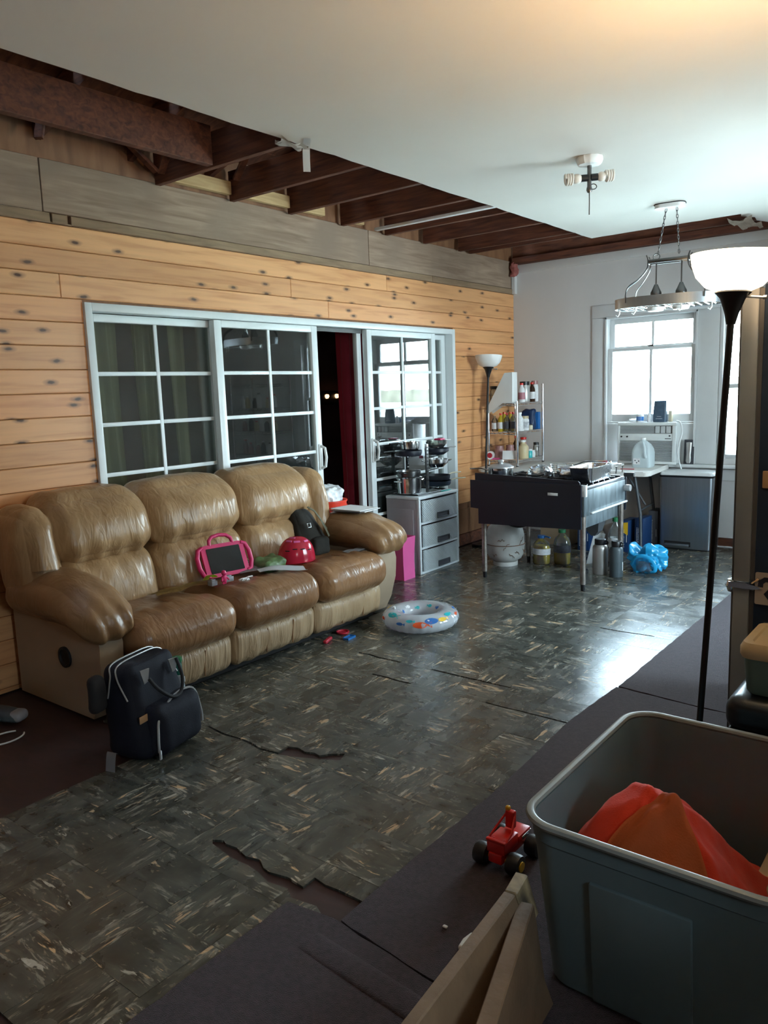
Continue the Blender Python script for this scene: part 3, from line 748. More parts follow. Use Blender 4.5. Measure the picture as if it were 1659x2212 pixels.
for y in (7.90, 8.10):
    obj('bulb', B().lathe([(0, 0), (.03, .006), (.036, .03), (.022, .055), (0, .06)], 12, M=tf((-3.118, y, 1.50), 0, R(180), 0)), 'lamp_in_room', sc)
# ---------------------------------------------------------------- leather recliner sofa along the pine wall
sofa = thing('sofa', 'tan leather three-seat reclining sofa against the pine wall', 'sofa', (.5, 3.04, 0))
SE = [2.015, 2.655, 3.300, 3.945]
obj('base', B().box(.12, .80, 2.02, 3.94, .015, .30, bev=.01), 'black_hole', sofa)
for k in range(3):
    y0, y1 = SE[k] + .003, SE[k + 1] - .003
    b = B()
    def wf(p, y0=y0, y1=y1):
        v = (p.y - y0) / (y1 - y0)
        p.x += .010 * math.sin(v * 34 + p.z * 6) * sm(.3, .08, p.z) * .8 - .02 * sm(.20, .05, p.z); return p
    b.soft(.66, .885, y0, y1, .048, .262, r=.055, n=26, bulge=(.020, .0, .0), warp=wf, wr=.004, ws=(5, 22, 3), seed=k)
    f = obj('footrest_panel', b, 'leather_foot', sofa)
    for t in (.35, .67):
        y = y0 + (y1 - y0) * t
        b = B(); b.tube([(.895 - .02 * sm(.2, .05, z) - .0, y + .004 * math.sin(z * 30), z) for z in (.08, .11, .15, .19, .22)], .0035, 6); obj('seam', b, 'leather_seat', f)
    b = B()
    def wt(p, y0=y0, y1=y1):
        v = (p.y - y0) / (y1 - y0)
        if p.z > .34: p.z -= .028 * sm(.80, .62, p.x) * (1 - .35 * abs(2 * v - 1)); p.z += .006 * math.sin(v * 40 + p.x * 20) * sm(.6, .74, p.x) * sm(.88, .78, p.x)
        return p
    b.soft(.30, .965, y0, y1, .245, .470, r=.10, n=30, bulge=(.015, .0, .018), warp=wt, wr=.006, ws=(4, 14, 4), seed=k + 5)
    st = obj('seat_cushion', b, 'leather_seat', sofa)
    yy = y0 + (y1 - y0) * .55
    b = B(); b.tube([(.70, yy, .474), (.80, yy, .482), (.88, yy, .470), (.94, yy, .425), (.972, yy, .36), (.962, yy, .30)], .0032, 6); obj('seam', b, 'leather_seat', st)
    # back: lumbar pad and head pad
    by0, by1 = (1.985, 2.555, 3.205)[k] + .002, (2.555, 3.205, 3.845)[k] - .002
    def lean(p): 
        p.x -= (p.z - .45) * .22; return p
    b = B()
    def wl_(p, y0=by0, y1=by1):
        v = (p.y - y0) / (y1 - y0); p.x += .008 * math.sin(v * 26 + p.z * 25) * sm(.48, .68, p.z); return lean(p)
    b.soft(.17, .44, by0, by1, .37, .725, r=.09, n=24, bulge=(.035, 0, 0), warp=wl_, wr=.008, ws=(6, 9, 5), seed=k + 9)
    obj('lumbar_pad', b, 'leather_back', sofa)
    b = B()
    def wh(p, y0=by0, y1=by1):
        v = (p.y - y0) / (y1 - y0)
        p.x += .009 * math.sin(v * 30 + p.z * 12) * sm(.87, .71, p.z)
        p.x -= .05 * sm(.88, 1.03, p.z)
        return lean(p)
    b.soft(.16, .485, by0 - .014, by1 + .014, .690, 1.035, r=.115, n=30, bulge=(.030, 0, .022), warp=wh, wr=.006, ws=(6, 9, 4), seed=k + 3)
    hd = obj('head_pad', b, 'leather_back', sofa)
for s_ in (0, 1):
    b = B(); y0, y1 = ((1.815, 2.005), (3.825, 4.01))[s_]
    def ww(p): p.x -= (p.z - .45) * .20; return p
    b.soft(.13, .46, y0, y1, .50, .985, r=.085, n=22, bulge=(.03, .02, .02), warp=ww, wr=.008, ws=(6, 12, 7), seed=20 + s_)
    obj('wing_pad', b, 'leather_back', sofa)
    obj('back_shell', B().soft(.045, .22, (1.90, 3.98)[s_] if False else (1.90, 3.0)[s_], (3.0, 4.0)[s_], .06, .90, r=.05, n=10, warp=lambda p: (p.x - max(0, p.z - .4) * .04, p.y, p.z)), 'leather_arm', sofa)
    # arm: outer vinyl panel, padded top rolling down at the front
    ya, yb = ((1.885, 2.008), (3.952, 4.150))[s_]
    xb = (.06, .315)[s_]
    prof = [(xb, .012), (.74, .012), (.79, .10), (.835, .25), (.845, .38), (.82, .47), (.74, .545), (.60, .57), (xb, .57)]
    b = B(); b.prism(prof, 0, yb - ya, M=Matrix.Translation((0, yb, 0)) @ Matrix.Rotation(R(90), 4, 'X'))
    bmesh.ops.bevel(b.bm, geom=[e for e in b.bm.edges if len(e.link_faces) == 2 and e.calc_face_angle(0) > .9], offset=.018, segments=3, affect='EDGES')
    ap = obj('side_panel', b, 'vinyl_side', sofa)
    if s_ == 0:
        b = B(); b.lathe([(.0, 0), (.052, 0), (.052, .012), (.040, .012), (.036, .004), (0, .004)], 20, M=tf((.54, 1.8848, .285), 0, R(90)))
        obj('lever_cup', b, 'black_hole', ap)
    b = B()
    pa, pb = ((1.80, 2.085), (3.885, 4.215))[s_]
    def wa(p, s_=s_):
        f = sm(.50, .95, p.x)
        p.z -= .125 * f * f * (1.0 if s_ == 0 else .5); p.z = p.z - (p.z - .57) * .18 * f

        p.x += .010 * math.sin(p.y * 70 + p.z * 20) * sm(.7, .9, p.x)
        p.z -= .02 * sm(.25, .05, p.x); return p
    b.soft((.10, .325)[s_], (.905, .935)[s_], pa, pb, .455, .682, r=.108, n=28, bulge=(.0, .02, .015), warp=wa, wr=.006, ws=(9, 9, 9), seed=30 + s_)
    ar = obj('arm_pad', b, 'leather_arm', sofa)

# ---------------------------------------------------------------- things on the sofa
# tablet in a pink case, leaning on the middle back
tb = thing('tablet', 'black-screened tablet in a pink handled case on the middle seat', 'tablet', (.575, 2.905, .462), rz=R(-12), ry=R(-24))
def T2(b): return b
def rr(w, h, r, n=6):
    out = []
    for cx, cy, a0 in ((w / 2 - r, h / 2 - r, 0), (-w / 2 + r, h / 2 - r, 90), (-w / 2 + r, -h / 2 + r, 180), (w / 2 - r, -h / 2 + r, 270)):
        for k in range(n + 1):
            a = R(a0 + 90 * k / n); out.append((cx + r * math.cos(a), cy + r * math.sin(a)))
    return out
FM = Matrix(((0, 0, 1, 0), (1, 0, 0, 0), (0, 1, 0, .115), (0, 0, 0, 1)))   # local xy -> thing yz, facing +x
b = B(); b.prism(rr(.275, .195, .03), -.006, .012, M=FM); obj('case', b, 'pink', tb, world=False)
b = B(); b.prism(rr(.215, .150, .006), .0125, .0145, M=FM); obj('screen', b, 'screen', tb, world=False)
def loop(pts, r, nm):
    b = B(); b.tube([FM @ Vector((x, y, .004)) for x, y in pts], r, 10); obj(nm, b, 'pink', tb, world=False)
loop([(-.075, .092), (-.070, .125), (-.045, .145), (0, .152), (.045, .145), (.070, .125), (.075, .092)], .011, 'handle')
for s_ in (-1, 1):
    loop([(s_ * .125, .086), (s_ * .152, .075), (s_ * .168, .03), (s_ * .168, -.03), (s_ * .152, -.075), (s_ * .125, -.086)], .014, 'grip')
# red helmet
hm = thing('helmet', 'shiny red bicycle helmet on the right seat', 'helmet', (.62, 3.415, .468), rz=R(-20))
b = B()
def dome(u, v):
    a = 2 * math.pi * u; e = v * math.pi / 2
    x = .106 * math.cos(a) * math.cos(e) ** .75; y = .122 * math.sin(a) * math.cos(e) ** .75; z = .160 * math.sin(e) ** .9
    return (x, y, z + .010 * math.cos(a) * (1 - v))
b.grid(dome, 40, 14, thick=-.008); obj('shell', b, 'helmet_red', hm, world=False)
for a, e in ((-.9, .32), (-.45, .36), (.0, .34), (.45, .3)):
    p = Vector(dome(a / (2 * math.pi) % 1, e)); q = p.normalized()
    b = B(); b.soft(-.016, .016, -.003, .003, -.0035, .0035, r=.003, n=4, M=Matrix.Translation(p + q * .001) @ Matrix.Rotation(a + R(90), 4, 'Z')); obj('vent', b, 'black_hole', hm, world=False)
for a, e in ((-1.0, .66), (-.3, .62), (.5, .6), (-.9, .85)):
    p = Vector(dome(a / (2 * math.pi) % 1, e)); q = p.normalized()
    b = B(); b.soft(-.02, .02, -.003, .003, -.007, .007, r=.003, n=5, M=Matrix.Translation(p + q * .0005) @ Matrix.Rotation(a + R(90), 4, 'Z') @ Matrix.Rotation(-.7, 4, 'X')); obj('vent', b, 'pink_bag', hm, world=False)
# dark camouflage rucksack leaning in the corner of the sofa
rs = thing('rucksack', 'small dark olive rucksack leaning in the sofa corner behind the helmet', 'backpack', (.50, 3.715, .455), rz=R(-8))
b = B()
def wk(p):
    t = p.z / .31; p.x *= 1 - .30 * t; p.y *= 1 - .42 * t; p.x -= t * .12; p.y -= .05 * t; return p
b.soft(-.12, .08, -.125, .12, 0.0, .31, r=.07, n=18, bulge=(.02, .01, .0), warp=wk, wr=.012, ws=(9, 9, 9)); obj('body', b, 'olive_cloth', rs, world=False)
b = B(); b.soft(.03, .095, -.075, .06, .0, .12, r=.03, n=10, wr=.008, ws=(12, 12, 12)); obj('front_pocket', b, 'olive_cloth', rs, world=False)
b = B(); b.tube([(-.03, -.025, .312), (.004, .004, .285), (.026, .034, .23), (.05, .066, .16)], .012, 6, flat=(1.4, .4)); obj('strap', b, 'olive_strap', rs, world=False)
b = B(); b.tube([(.04, .03, .22), (.066, .045, .165), (.08, .06, .115)], .010, 6, flat=(1.4, .4)); obj('strap', b, 'olive_strap', rs, world=False)
b = B(); b.tube([(.040, -.09, .215), (.042, -.065, .215), (.050, -.065, .19), (.048, -.09, .19)], .004, 6, closed=True); obj('buckle', b, 'zip_silver', rs, world=False)
# bag of salad greens next to the helmet
b = B(); b.soft(.55, .70, 3.10, 3.265, .462, .54, r=.04, n=14, wr=.018, ws=(16, 16, 16)); tag(obj('salad_bag', b, 'green_leaf'), 'clear bag of green leaves beside the red helmet', 'food bag')
b = B(); b.box(.43, .50, 3.10, 3.20, .462, .505, bev=.004); tag(obj('small_carton', b, 'toy_grey', label=None), 'small dark grey carton behind the salad bag', 'box')
b = B(); b.tube([(.43, 2.97, .64), (.46, 3.06, .57), (.50, 3.16, .50)], .0055, 6); tag(obj('drawstring', b, 'leather_tab'), 'thin brown cord lying across the lumbar pad', 'cord')
# snack packet and bright clip on the left seat
b = B(); b.grid(lambda u, v: (.62 - .10 * v + .02 * u + .008 * math.sin(u * 9), 2.38 + .38 * u, .486 + .004 * math.sin(u * 13 + v * 4) + .004 * math.sin(v * 6)), 16, 6, thick=.006)
tag(obj('snack_packet', b, 'gold_snack'), 'flattened golden snack packet lying across the left and middle seats', 'packet')
b = B(); b.grid(lambda u, v: (.60 + .05 * v, 2.69 + .07 * u, .500 + .022 * math.sin(u * 3.1) + .01 * v), 8, 4, thick=.002)
tag(obj('packet_flap', b, 'yellow_green'), 'bright yellow-green wrapper scrap in front of the tablet', 'wrapper')
# toys in front of the tablet
ty = thing('toy_figure', 'tiny pink toy figure standing in front of the tablet', 'toy', (.70, 2.76, .478))
b = B(); b.soft(-.012, .012, -.014, .014, .01, .05, r=.01, n=8); obj('body', b, 'pink', ty, world=False)
b = B(); b.lathe([(0, 0), (.012, .004), (.015, .014), (.010, .026), (0, .03)], 12, o=(0, 0, .048)); obj('head', b, 'pink', ty, world=False)
for s_ in (-1, 1):
    b = B(); b.cyl((0, s_ * .007, 0), (0, s_ * .007, .016), .006, n=8); obj('leg', b, 'pink', ty, world=False)
    b = B(); b.cyl((0, s_ * .012, .04), (.012, s_ * .026, .02), .005, n=8); obj('arm', b, 'pink', ty, world=False)
for k, (x, y, w) in enumerate(((.66, 2.71, .04), (.66, 2.82, .055))):
    b = B(); b.box(x - .02, x + .02, y - w / 2, y + w / 2, .474, .502, bev=.004); b.box(x - .012, x + .012, y - w / 2 + .008, y + w / 2 - .008, .5005, .508, bev=.002)
    tag(obj('toy_block', b, 'toy_grey'), ('grey toy block to the left of the pink toy figure', 'wider grey toy block to the right of the pink toy figure')[k], 'toy')
b = B()
random.seed(2)
for q in range(7): b.tube([(.75 + random.uniform(-.015, .02), 2.86 + random.uniform(-.03, .03), .484 + .002 * q) for _ in range(3)], .0035, 6)
tag(obj('bead_chain', b, 'ring_white'), 'small heap of white beads on the middle seat edge', 'beads')
b = B(); b.soft(.70, .715, 2.92, 2.96, .478, .486, r=.003, n=5); tag(obj('chalk_stick', b, 'ring_white'), 'small white stick beside the bead heap', 'toy')
# papers
for k, (pts, z, m, lb) in enumerate((((.58, 2.97, .17, .28, -.35), .478, 'paper_print', 'printed sheet lying across the middle and right seats'), ((.70, 3.02, .12, .28, -.5), .486, 'paper', 'pale creased sheet hanging over the middle seat edge'))):
    x, y, w, l, a = pts
    b = B(); b.grid(lambda u, v: (w * (v - .5), l * u, .012 * math.sin(u * 4 + v) + .006 * math.sin(v * 7)), 12, 6, thick=.0008, M=tf((x, y, z + .006), a))
    tag(obj('paper_sheet', b, m), lb, 'paper')
for k in range(2):
    b = B(); b.grid(lambda u, v: (.07 * v, .16 * u, .006 * math.sin(u * 5)), 8, 3, thick=.001, M=tf((.70 + .03 * k, 3.76 + .05 * k, .478), -.3 + .3 * k))
    tag(obj('receipt', b, 'paper_print'), ('crumpled receipt on the right seat next to the rucksack', 'second crumpled receipt on the right seat against the arm')[k], 'paper')
pl = []
for k, (dx, dy, a, m, lb) in enumerate(((0, 0, .05, 'dark_box', 'dark folder at the bottom of the papers on the right sofa arm'), (.02, .015, .12, 'paper', 'white sheet in the pile on the right sofa arm'), (-.02, .03, -.08, 'paper_print', 'printed sheet near the top of the pile on the right sofa arm'), (.01, .0, .02, 'paper', 'topmost white booklet of the pile on the right sofa arm'))):
    b = B(); b.box(-.13, .13, -.10, .10, 0, .004, M=tf((.56 + dx, 4.05 + dy, .700 + .0045 * k), a)); tag(obj('paper_pile', b, m, smooth=False), lb, 'paper', 'papers on the right sofa arm')
b = B(); b.grid(lambda u, v: (.15 + .32 * u, 1.86 + .10 * v - .03 * u, .70 + .02 * math.sin(v * 5 + u * 6) * (1 - u) + .015 * (1 - u)), 14, 8, thick=.001)
tag(obj('plastic_wrap', b, 'clear_plastic'), 'crumpled clear plastic wrap on the left sofa arm', 'plastic wrap')

# ---------------------------------------------------------------- navy diaper backpack at the left front corner
bp = thing('backpack', 'navy diaper backpack with silver zips on the floor before the sofa', 'backpack', (1.19, 1.885, 0), rz=R(14))
b = B()
def wb_k(p):
    t = sm(.05, .43, p.z); p.x -= .05 * t; p.y *= 1 - .10 * t; p.x = p.x * (1 - .28 * t); return p
b.soft(-.11, .11, -.165, .168, 0, .415, r=.055, n=22, bulge=(.015, .01, -.02), warp=wb_k, wr=.008, ws=(7, 7, 7)); obj('body', b, 'navy_cloth', bp, world=False)
b = B(); b.soft(.03, .165, -.125, .165, .012, .235, r=.05, n=16, bulge=(.015, 0, 0), wr=.008, ws=(8, 10, 8)); pk = obj('front_pocket', b, 'navy_cloth', bp, world=False)
def arc(pts, m=6):
    out = []
    for i in range(len(pts) - 1):
        p0, p1, p2, p3 = (Vector(pts[max(0, i - 1)]), Vector(pts[i]), Vector(pts[i + 1]), Vector(pts[min(len(pts) - 1, i + 2)]))
        for k in range(m):
            t = k / m; out.append(.5 * ((2 * p1) + (p2 - p0) * t + (2 * p0 - 5 * p1 + 4 * p2 - p3) * t * t + (3 * p1 - p0 - 3 * p2 + p3) * t ** 3))
    return out + [Vector(pts[-1])]
b = B(); b.tube(arc([(.155, -.128, .05), (.156, -.126, .12), (.145, -.10, .185), (.125, 0, .232), (.125, .09, .245), (.135, .15, .22), (.150, .168, .12), (.152, .168, .07)]), .0055, 6); obj('zip', b, 'zip_silver', bp, world=False)
for s_ in (-1, 1):
    xs = .018 * s_ - .05
    b = B(); b.tube(arc([(xs + .07 * (s_ > 0), -.160, .27), (xs + .02, -.158, .36), (xs, -.125, .405), (xs, 0, .415), (xs, .12, .407), (xs + .02, .158, .36), (xs + .07 * (s_ > 0), .160, .29)]), .0036, 6); obj('zip', b, 'zip_silver', bp, world=False)
b = B(); b.tube(arc([(.085, -.075, .345), (.115, -.06, .30), (.135, 0, .245), (.135, .06, .245), (.115, .10, .30), (.08, .11, .375)]), .008, 8); obj('handle', b, 'dark_mesh', bp, world=False)
for y, z in ((-.08, .355), (.10, .345)):
    b = B(); b.prism([(-.022, .03), (.022, .03), (.012, -.025), (-.006, -.032)], 0, .004, M=Matrix(((.25, 0, 1, .066), (1, 0, 0, y), (0, 1, -.2, z), (0, 0, 0, 1)))); obj('handle_patch', b, 'zip_silver', bp, world=False)
b = B(); b.box(.158, .164, -.135, -.122, .02, .06, bev=.002); obj('zip_pull', b, 'zip_silver', bp, world=False)
b = B(); b.box(.096, .1, -.165, -.118, .18, .21, bev=.001); obj('leather_tab', b, 'leather_tab', bp, world=False)
b = B(); b.box(.02, .06, .180, .184, .235, .26, bev=.001); obj('side_tab', b, 'paper', bp, world=False)
b = B(); b.soft(-.06, .05, .165, .205, .02, .20, r=.02, n=8); obj('side_pocket', b, 'navy_cloth', bp, world=False)
b = B(); b.soft(-.12, -.06, -.24, -.16, .22, .38, r=.03, n=8, wr=.01); obj('side_bulge', b, 'dark_mesh', bp, world=False)
b = B(); b.grid(lambda u, v: (-.05 + .05 * v + .03 * u, -.20 - .06 * u, .05 - .05 * u * u + .02 * math.sin(u * 4)), 8, 3, thick=.002); obj('loose_strap', b, 'toy_grey', bp, world=False)
bt = thing('bottle', 'dark green glass bottle in the side pocket of the navy backpack', 'bottle', (1.12, 2.10, .02))
b = B(); b.lathe([(.0, 0), (.028, 0), (.030, .01), (.030, .17), (.024, .20), (.019, .23), (.019, .265), (0, .265)], 18); obj('body', b, 'silver_foil_bottle', bt, world=False)
b = B(); b.lathe([(.0195, .225), (.0235, .232), (.0225, .29), (0, .29)], 18); obj('neck', b, 'bottle_green', bt, world=False)
b = B(); b.lathe([(.0235, .285), (.0255, .288), (.0255, .306), (.018, .309), (0, .306)], 18); obj('cap', b, 'green_cap', bt, world=False)
# bits on the floor by and under the sofa
b = B(); b.tube([(.56 + .06 * math.cos(t / 20 * 5.4 + 2.2), 1.545 + .085 * math.sin(t / 20 * 5.4 + 2.2), .004) for t in range(21)], .004, 6); tag(obj('charging_cable', b, 'white_plastic'), 'white cable looped on the floor at the left picture edge', 'cable')
sh = thing('shoe', 'grey-toed slipper on the dark floor beside the sofa', 'shoe', (.33, 1.64, 0), rz=R(25))
b = B(); b.soft(-.13, .13, -.045, .045, 0, .07, r=.033, n=14, warp=lambda p: (p.x, p.y * (1 - .25 * sm(.03, -.13, p.x)), p.z * (1 - .25 * sm(.0, .13, p.x)))); obj('upper', b, 'flask_slate', sh, world=False)
b = B(); b.soft(.06, .135, -.043, .043, .004, .058, r=.026, n=10); obj('toe_cap', b, 'toy_grey', sh, world=False)
b = B(); b.lathe([(0, 0), (.035, 0), (.042, .006), (.042, .014), (.034, .014), (.030, .007), (0, .007)], 20, o=(.85, 3.56, 0)); tag(obj('red_lid', b, 'red_lid'), 'round dark red plastic lid under the sofa edge', 'lid')
b = B(); b.box(-.022, .022, -.04, .04, 0, .007, bev=.002); b.box(-.022, .022, -.04, -.036, .006, .013); b.box(-.022, .022, .036, .04, .006, .013); b.box(-.022, -.018, -.036, .036, .006, .013); b.box(.018, .022, -.036, .036, .006, .013)
b.bm.transform(tf((.955, 3.50, 0), .1)); tag(obj('blue_tray', b, 'blue_cap'), 'tiny blue toy tray on the floor by the sofa', 'toy')
b = B(); b.soft(-.014, .014, -.05, .05, 0, .022, r=.01, n=8, M=tf((.885, 3.38, 0), .35)); tag(obj('toy_car', b, 'red_lid'), 'small red glossy toy under the right seat', 'toy')
# clear swim ring with sea animals
sr = thing('swim_ring', 'clear inflatable swim ring printed with sea animals on the floor', 'swim ring', (1.175, 3.955, 0))
b = B(); RR, rr_ = .175, .066
def tor(u, v, k=1.0):
    a, e = 2 * math.pi * u, 2 * math.pi * v
    w = 1 + .035 * math.sin(a * 26) * max(0, math.cos(e)) 
    r_ = rr_ * w * k
    return Vector(((RR + r_ * 1.1 * math.cos(e)) * math.cos(a), (RR + r_ * 1.1 * math.cos(e)) * math.sin(a), .060 + r_ * .88 * math.sin(e)))
b.ring_loft([[tor(i / 90, j / 20) for j in range(20)] for i in range(90)], closed=True); obj('tube', b, 'ring_clear', sr, world=False)
random.seed(21)
cols = ['ring_teal', 'ring_orange', 'ring_blue', 'ring_yellow', 'ring_white', 'ring_orange', 'ring_teal', 'ring_blue']
def fish(u, v, s_, m, nm='printed_fish'):
    ring = []
    for k in range(14):
        a = 2 * math.pi * k / 14; du = s_ * 1.5 * math.cos(a) / (2 * math.pi * RR); dv = s_ * math.sin(a) / (2 * math.pi * rr_)
        ring.append((u + du, v + dv))
    b = B(); vs = [tor(x % 1, y % 1, 1.015) for x, y in ring]; c = tor(u, v % 1, 1.02)
    b._add([c] + vs, [(0, 1 + k, 1 + (k + 1) % 14) for k in range(14)])
    tl = [(u + s_ * 1.3 / (2 * math.pi * RR), v), (u + s_ * 2.4 / (2 * math.pi * RR), v + s_ * .9 / (2 * math.pi * rr_)), (u + s_ * 2.4 / (2 * math.pi * RR), v - s_ * .9 / (2 * math.pi * rr_))]
    b._add([tor(x % 1, y % 1, 1.017) for x, y in tl], [(0, 1, 2)])
    obj(nm, b, m, sr, world=False)
    if s_ > .015:
        b = B(); e0 = (u - s_ * .7 / (2 * math.pi * RR), v + s_ * .2 / (2 * math.pi * rr_))
        b._add([tor(e0[0] % 1, e0[1] % 1, 1.03)] + [tor((e0[0] + s_ * .3 * math.cos(a) / (2 * math.pi * RR)) % 1, (e0[1] + s_ * .3 * math.sin(a) / (2 * math.pi * rr_)) % 1, 1.028) for a in [k * math.pi / 4 for k in range(8)]], [(0, 1 + k, 1 + (k + 1) % 8) for k in range(8)])
        obj('printed_eye', b, 'ring_white', sr, world=False)
for k in range(20):
    u = k / 20 + random.uniform(-.01, .01)
    fish(u, random.choice((.04, .10, .16)), random.choice((.011, .015, .022)), cols[k % 8])
    if k % 2: fish(u + .02, random.choice((.38, .42)), .013, cols[(k * 3 + 1) % 8])
b = B(); b.cyl((0, 0, 0), (0, 0, .022), .008, n=10, M=tf((-.13, -.10, .112), 0, .3)); obj('valve', b, 'white_plastic', sr, world=False)
# ---------------------------------------------------------------- grey drawer unit with pots
def m_rib():
    m, nt, bs = nodes('ribbed_drawer')
    bs.inputs['Base Color'].default_value = (.64, .69, .71, 1); bs.inputs['Roughness'].default_value = .38
    tc = N(nt, 'TexCoord'); mp = N(nt, 'Mapping'); mp.inputs['Rotation'].default_value = (R(45), 0, 0); nt.links.new(tc.outputs['Object'], mp.inputs[0])
    w = N(nt, 'TexWave', bands_direction='Z'); w.inputs['Scale'].default_value = 22; nt.links.new(mp.outputs[0], w.inputs['Vector'])
    bump(nt, bs, w.outputs['Fac'], .8, .004)
m_rib()
dr = thing('drawer_unit', 'grey plastic three-drawer unit with ribbed fronts by the sliding door', 'drawers', (.20, 5.386, 0))
X0, X1, Y0, Y1 = .035, .373, 5.096, 5.676
b = B(); b.box(X0, X1 - .012, Y0, Y0 + .012, 0, .62, bev=.003); b.box(X0, X1 - .012, Y1 - .012, Y1, 0, .62, bev=.003); b.box(X0, X0 + .01, Y0 + .012, Y1 - .012, 0, .62)
obj('body', b, 'grey_body', dr)
b = B(); b.box(X0 + .03, X1 - .06, Y0 - .006, Y0 + .002, .04, .54, bev=.004); obj('side_panel', b, 'grey_body', dr)
b = B(); b.box(X0 - .003, X1, Y0 - .004, Y1 + .004, .62, .645, bev=.006); obj('top', b, 'grey_drawer', dr)
b = B(); b.box(X1 - .03, X1, Y0 - .002, Y0 + .022, 0, .62, bev=.004); b.box(X1 - .03, X1, Y1 - .022, Y1 + .002, 0, .62, bev=.004)
for z in (0, .205, .412): b.box(X1 - .03, X1 + .002, Y0 + .022, Y1 - .022, z, z + .02, bev=.004)
obj('front_frame', b, 'grey_drawer', dr)
for z in (.024, .229, .436):
    def fr(u, v, z=z): return (X1 + .004 + .018 * (1 - (2 * u - 1) ** 2), Y0 + .026 + u * (Y1 - Y0 - .052), z + v * .176)
    d_ = obj('drawer', B().grid(fr, 12, 2, thick=.012), 'ribbed_drawer', dr)
    yc = (Y0 + Y1) / 2 + .02
    h = B(); h.box(X1 + .0225, X1 + .030, yc - .088, yc + .088, z + .008, z + .016, bev=.002); h.box(X1 + .0225, X1 + .030, yc - .088, yc - .078, z + .016, z + .050, bev=.002); h.box(X1 + .0225, X1 + .030, yc + .078, yc + .088, z + .016, z + .050, bev=.002); h.box(X1 + .0225, X1 + .030, yc - .088, yc + .088, z + .050, z + .058, bev=.002)
    obj('handle_rim', h, 'grey_leg', d_)
    obj('handle_recess', B().box(X1 + .0215, X1 + .0235, yc - .078, yc + .078, z + .016, z + .050), 'dark_box', d_, smooth=False)
ZT = .646
rk = thing('pan_organizer', 'black two-post pan organizer standing on the grey drawer unit', 'pan rack', (.19, 5.33, ZT))
b = B(); b.tube([(.06, 5.14, ZT + .008), (.33, 5.14, ZT + .008), (.33, 5.58, ZT + .008), (.06, 5.58, ZT + .008)], .006, 8, closed=True); obj('base', b, 'black_metal', rk)
for x, y, mt in ((.06, 5.375, 'black_metal'), (.30, 5.325, 'nickel')):
    p = B(); p.box(x - .007, x + .007, y - .017, y + .017, ZT + .012, ZT + .415, bev=.002); po = obj('post', p, mt, rk)
    for k in range(13):
        s_ = B(); z = ZT + .035 + k * .029; s_.box(x + .0075, x + .0085, y - .010, y + .010, z, z + .010); obj('slot', s_, 'black_hole' if mt == 'nickel' else 'chrome', po, smooth=False)
for pts in ([(.067, 5.375, .962), (.12, 5.32, .962), (.21, 5.22, .962)], [(.067, 5.375, .905), (.12, 5.31, .905), (.20, 5.20, .905)], [(.30, 5.342, .945), (.275, 5.43, .945), (.255, 5.56, .945)], [(.30, 5.342, .836), (.275, 5.43, .836), (.255, 5.56, .836)], [(.30, 5.342, .676), (.275, 5.43, .676), (.255, 5.56, .676)]):
    b = B(); b.tube(pts, .0045, 8); obj('arm', b, 'chrome', rk)
def pot(name, label, loc, r, h, mat, hmat, hang, hl=.16, two=False, depth=.005, rim=.004, hz=None, hr=.008, flare=1.0):
    t = thing(name, label, 'cookware', loc)
    b = B(); b.lathe([(0, 0), (r * .86 / flare, 0), (r * .95 / flare, .006), (r, h * .6), (r, h), (r + rim, h + .002), (r + rim, h + .005), (r - .003, h + .004), (r - .004, h * .5), (r * .88 / flare, .008), (0, .007)], 28)
    obj('pan', b, mat, t, world=False)
    hz = h * .8 if hz is None else hz
    for a in ([hang, hang + math.pi] if two else [hang]):
        c, s_ = math.cos(a), math.sin(a); b = B()
        if two: b.tube([(c * r - s_ * .03, s_ * r + c * .03, hz), (c * (r + .03) - s_ * .02, s_ * (r + .03) + c * .02, hz + .006), (c * (r + .03) + s_ * .02, s_ * (r + .03) - c * .02, hz + .006), (c * r + s_ * .03, s_ * r - c * .03, hz)], hr * .7, 8)
        else: b.tube([(c * r, s_ * r, hz), (c * (r + hl * .4), s_ * (r + hl * .4), hz + .014), (c * (r + hl), s_ * (r + hl), hz + .012)], [hr * .8, hr, hr], 8, flat=(1.3, .7))
        obj('handle', b, hmat, t, world=False)
    return t
G = 'pans on the organizer'
pot('stock_pot', 'large shiny steel stock pot on the grey drawer unit', (.205, 5.195, ZT + .016), .107, .125, 'steel', 'steel', R(75), two=True)['group'] = G
pot('shallow_pan', 'brownish shallow pan resting on the stock pot', (.205, 5.195, ZT + .152), .100, .045, 'nickel', 'nickel', R(100), two=True, hz=.035)['group'] = G
pot('frying_pan', 'dark frying pan under the top saucepan on the organizer', (.210, 5.195, .972), .110, .040, 'navy_black', 'black_plastic', R(-100), .17, hz=.035)['group'] = G
pot('saucepan', 'small steel saucepan topmost on the pan organizer', (.215, 5.205, 1.024), .080, .062, 'steel', 'black_plastic', R(-98), .15)['group'] = G
pot('steel_bowl', 'steel mixing bowl on the middle arm of the organizer', (.235, 5.565, .845), .100, .065, 'steel', 'steel', R(60), two=True, flare=1.5)['group'] = G
pot('skillet', 'dark skillet with a cream handle on the organizer', (.225, 5.585, .728), .112, .040, 'navy_black', 'cream', R(75), .16, hz=.035)['group'] = G
pot('skillet', 'blue-black skillet with a cream handle nearest the drawer top', (.225, 5.585, .683), .118, .038, 'fridge_side', 'cream', R(62), .16, hz=.033)['group'] = G
pot('wok', 'dark deep pan on the upper right of the organizer', (.235, 5.570, .952), .105, .050, 'navy_black', 'zip_silver', R(80), .13, flare=1.4)['group'] = G
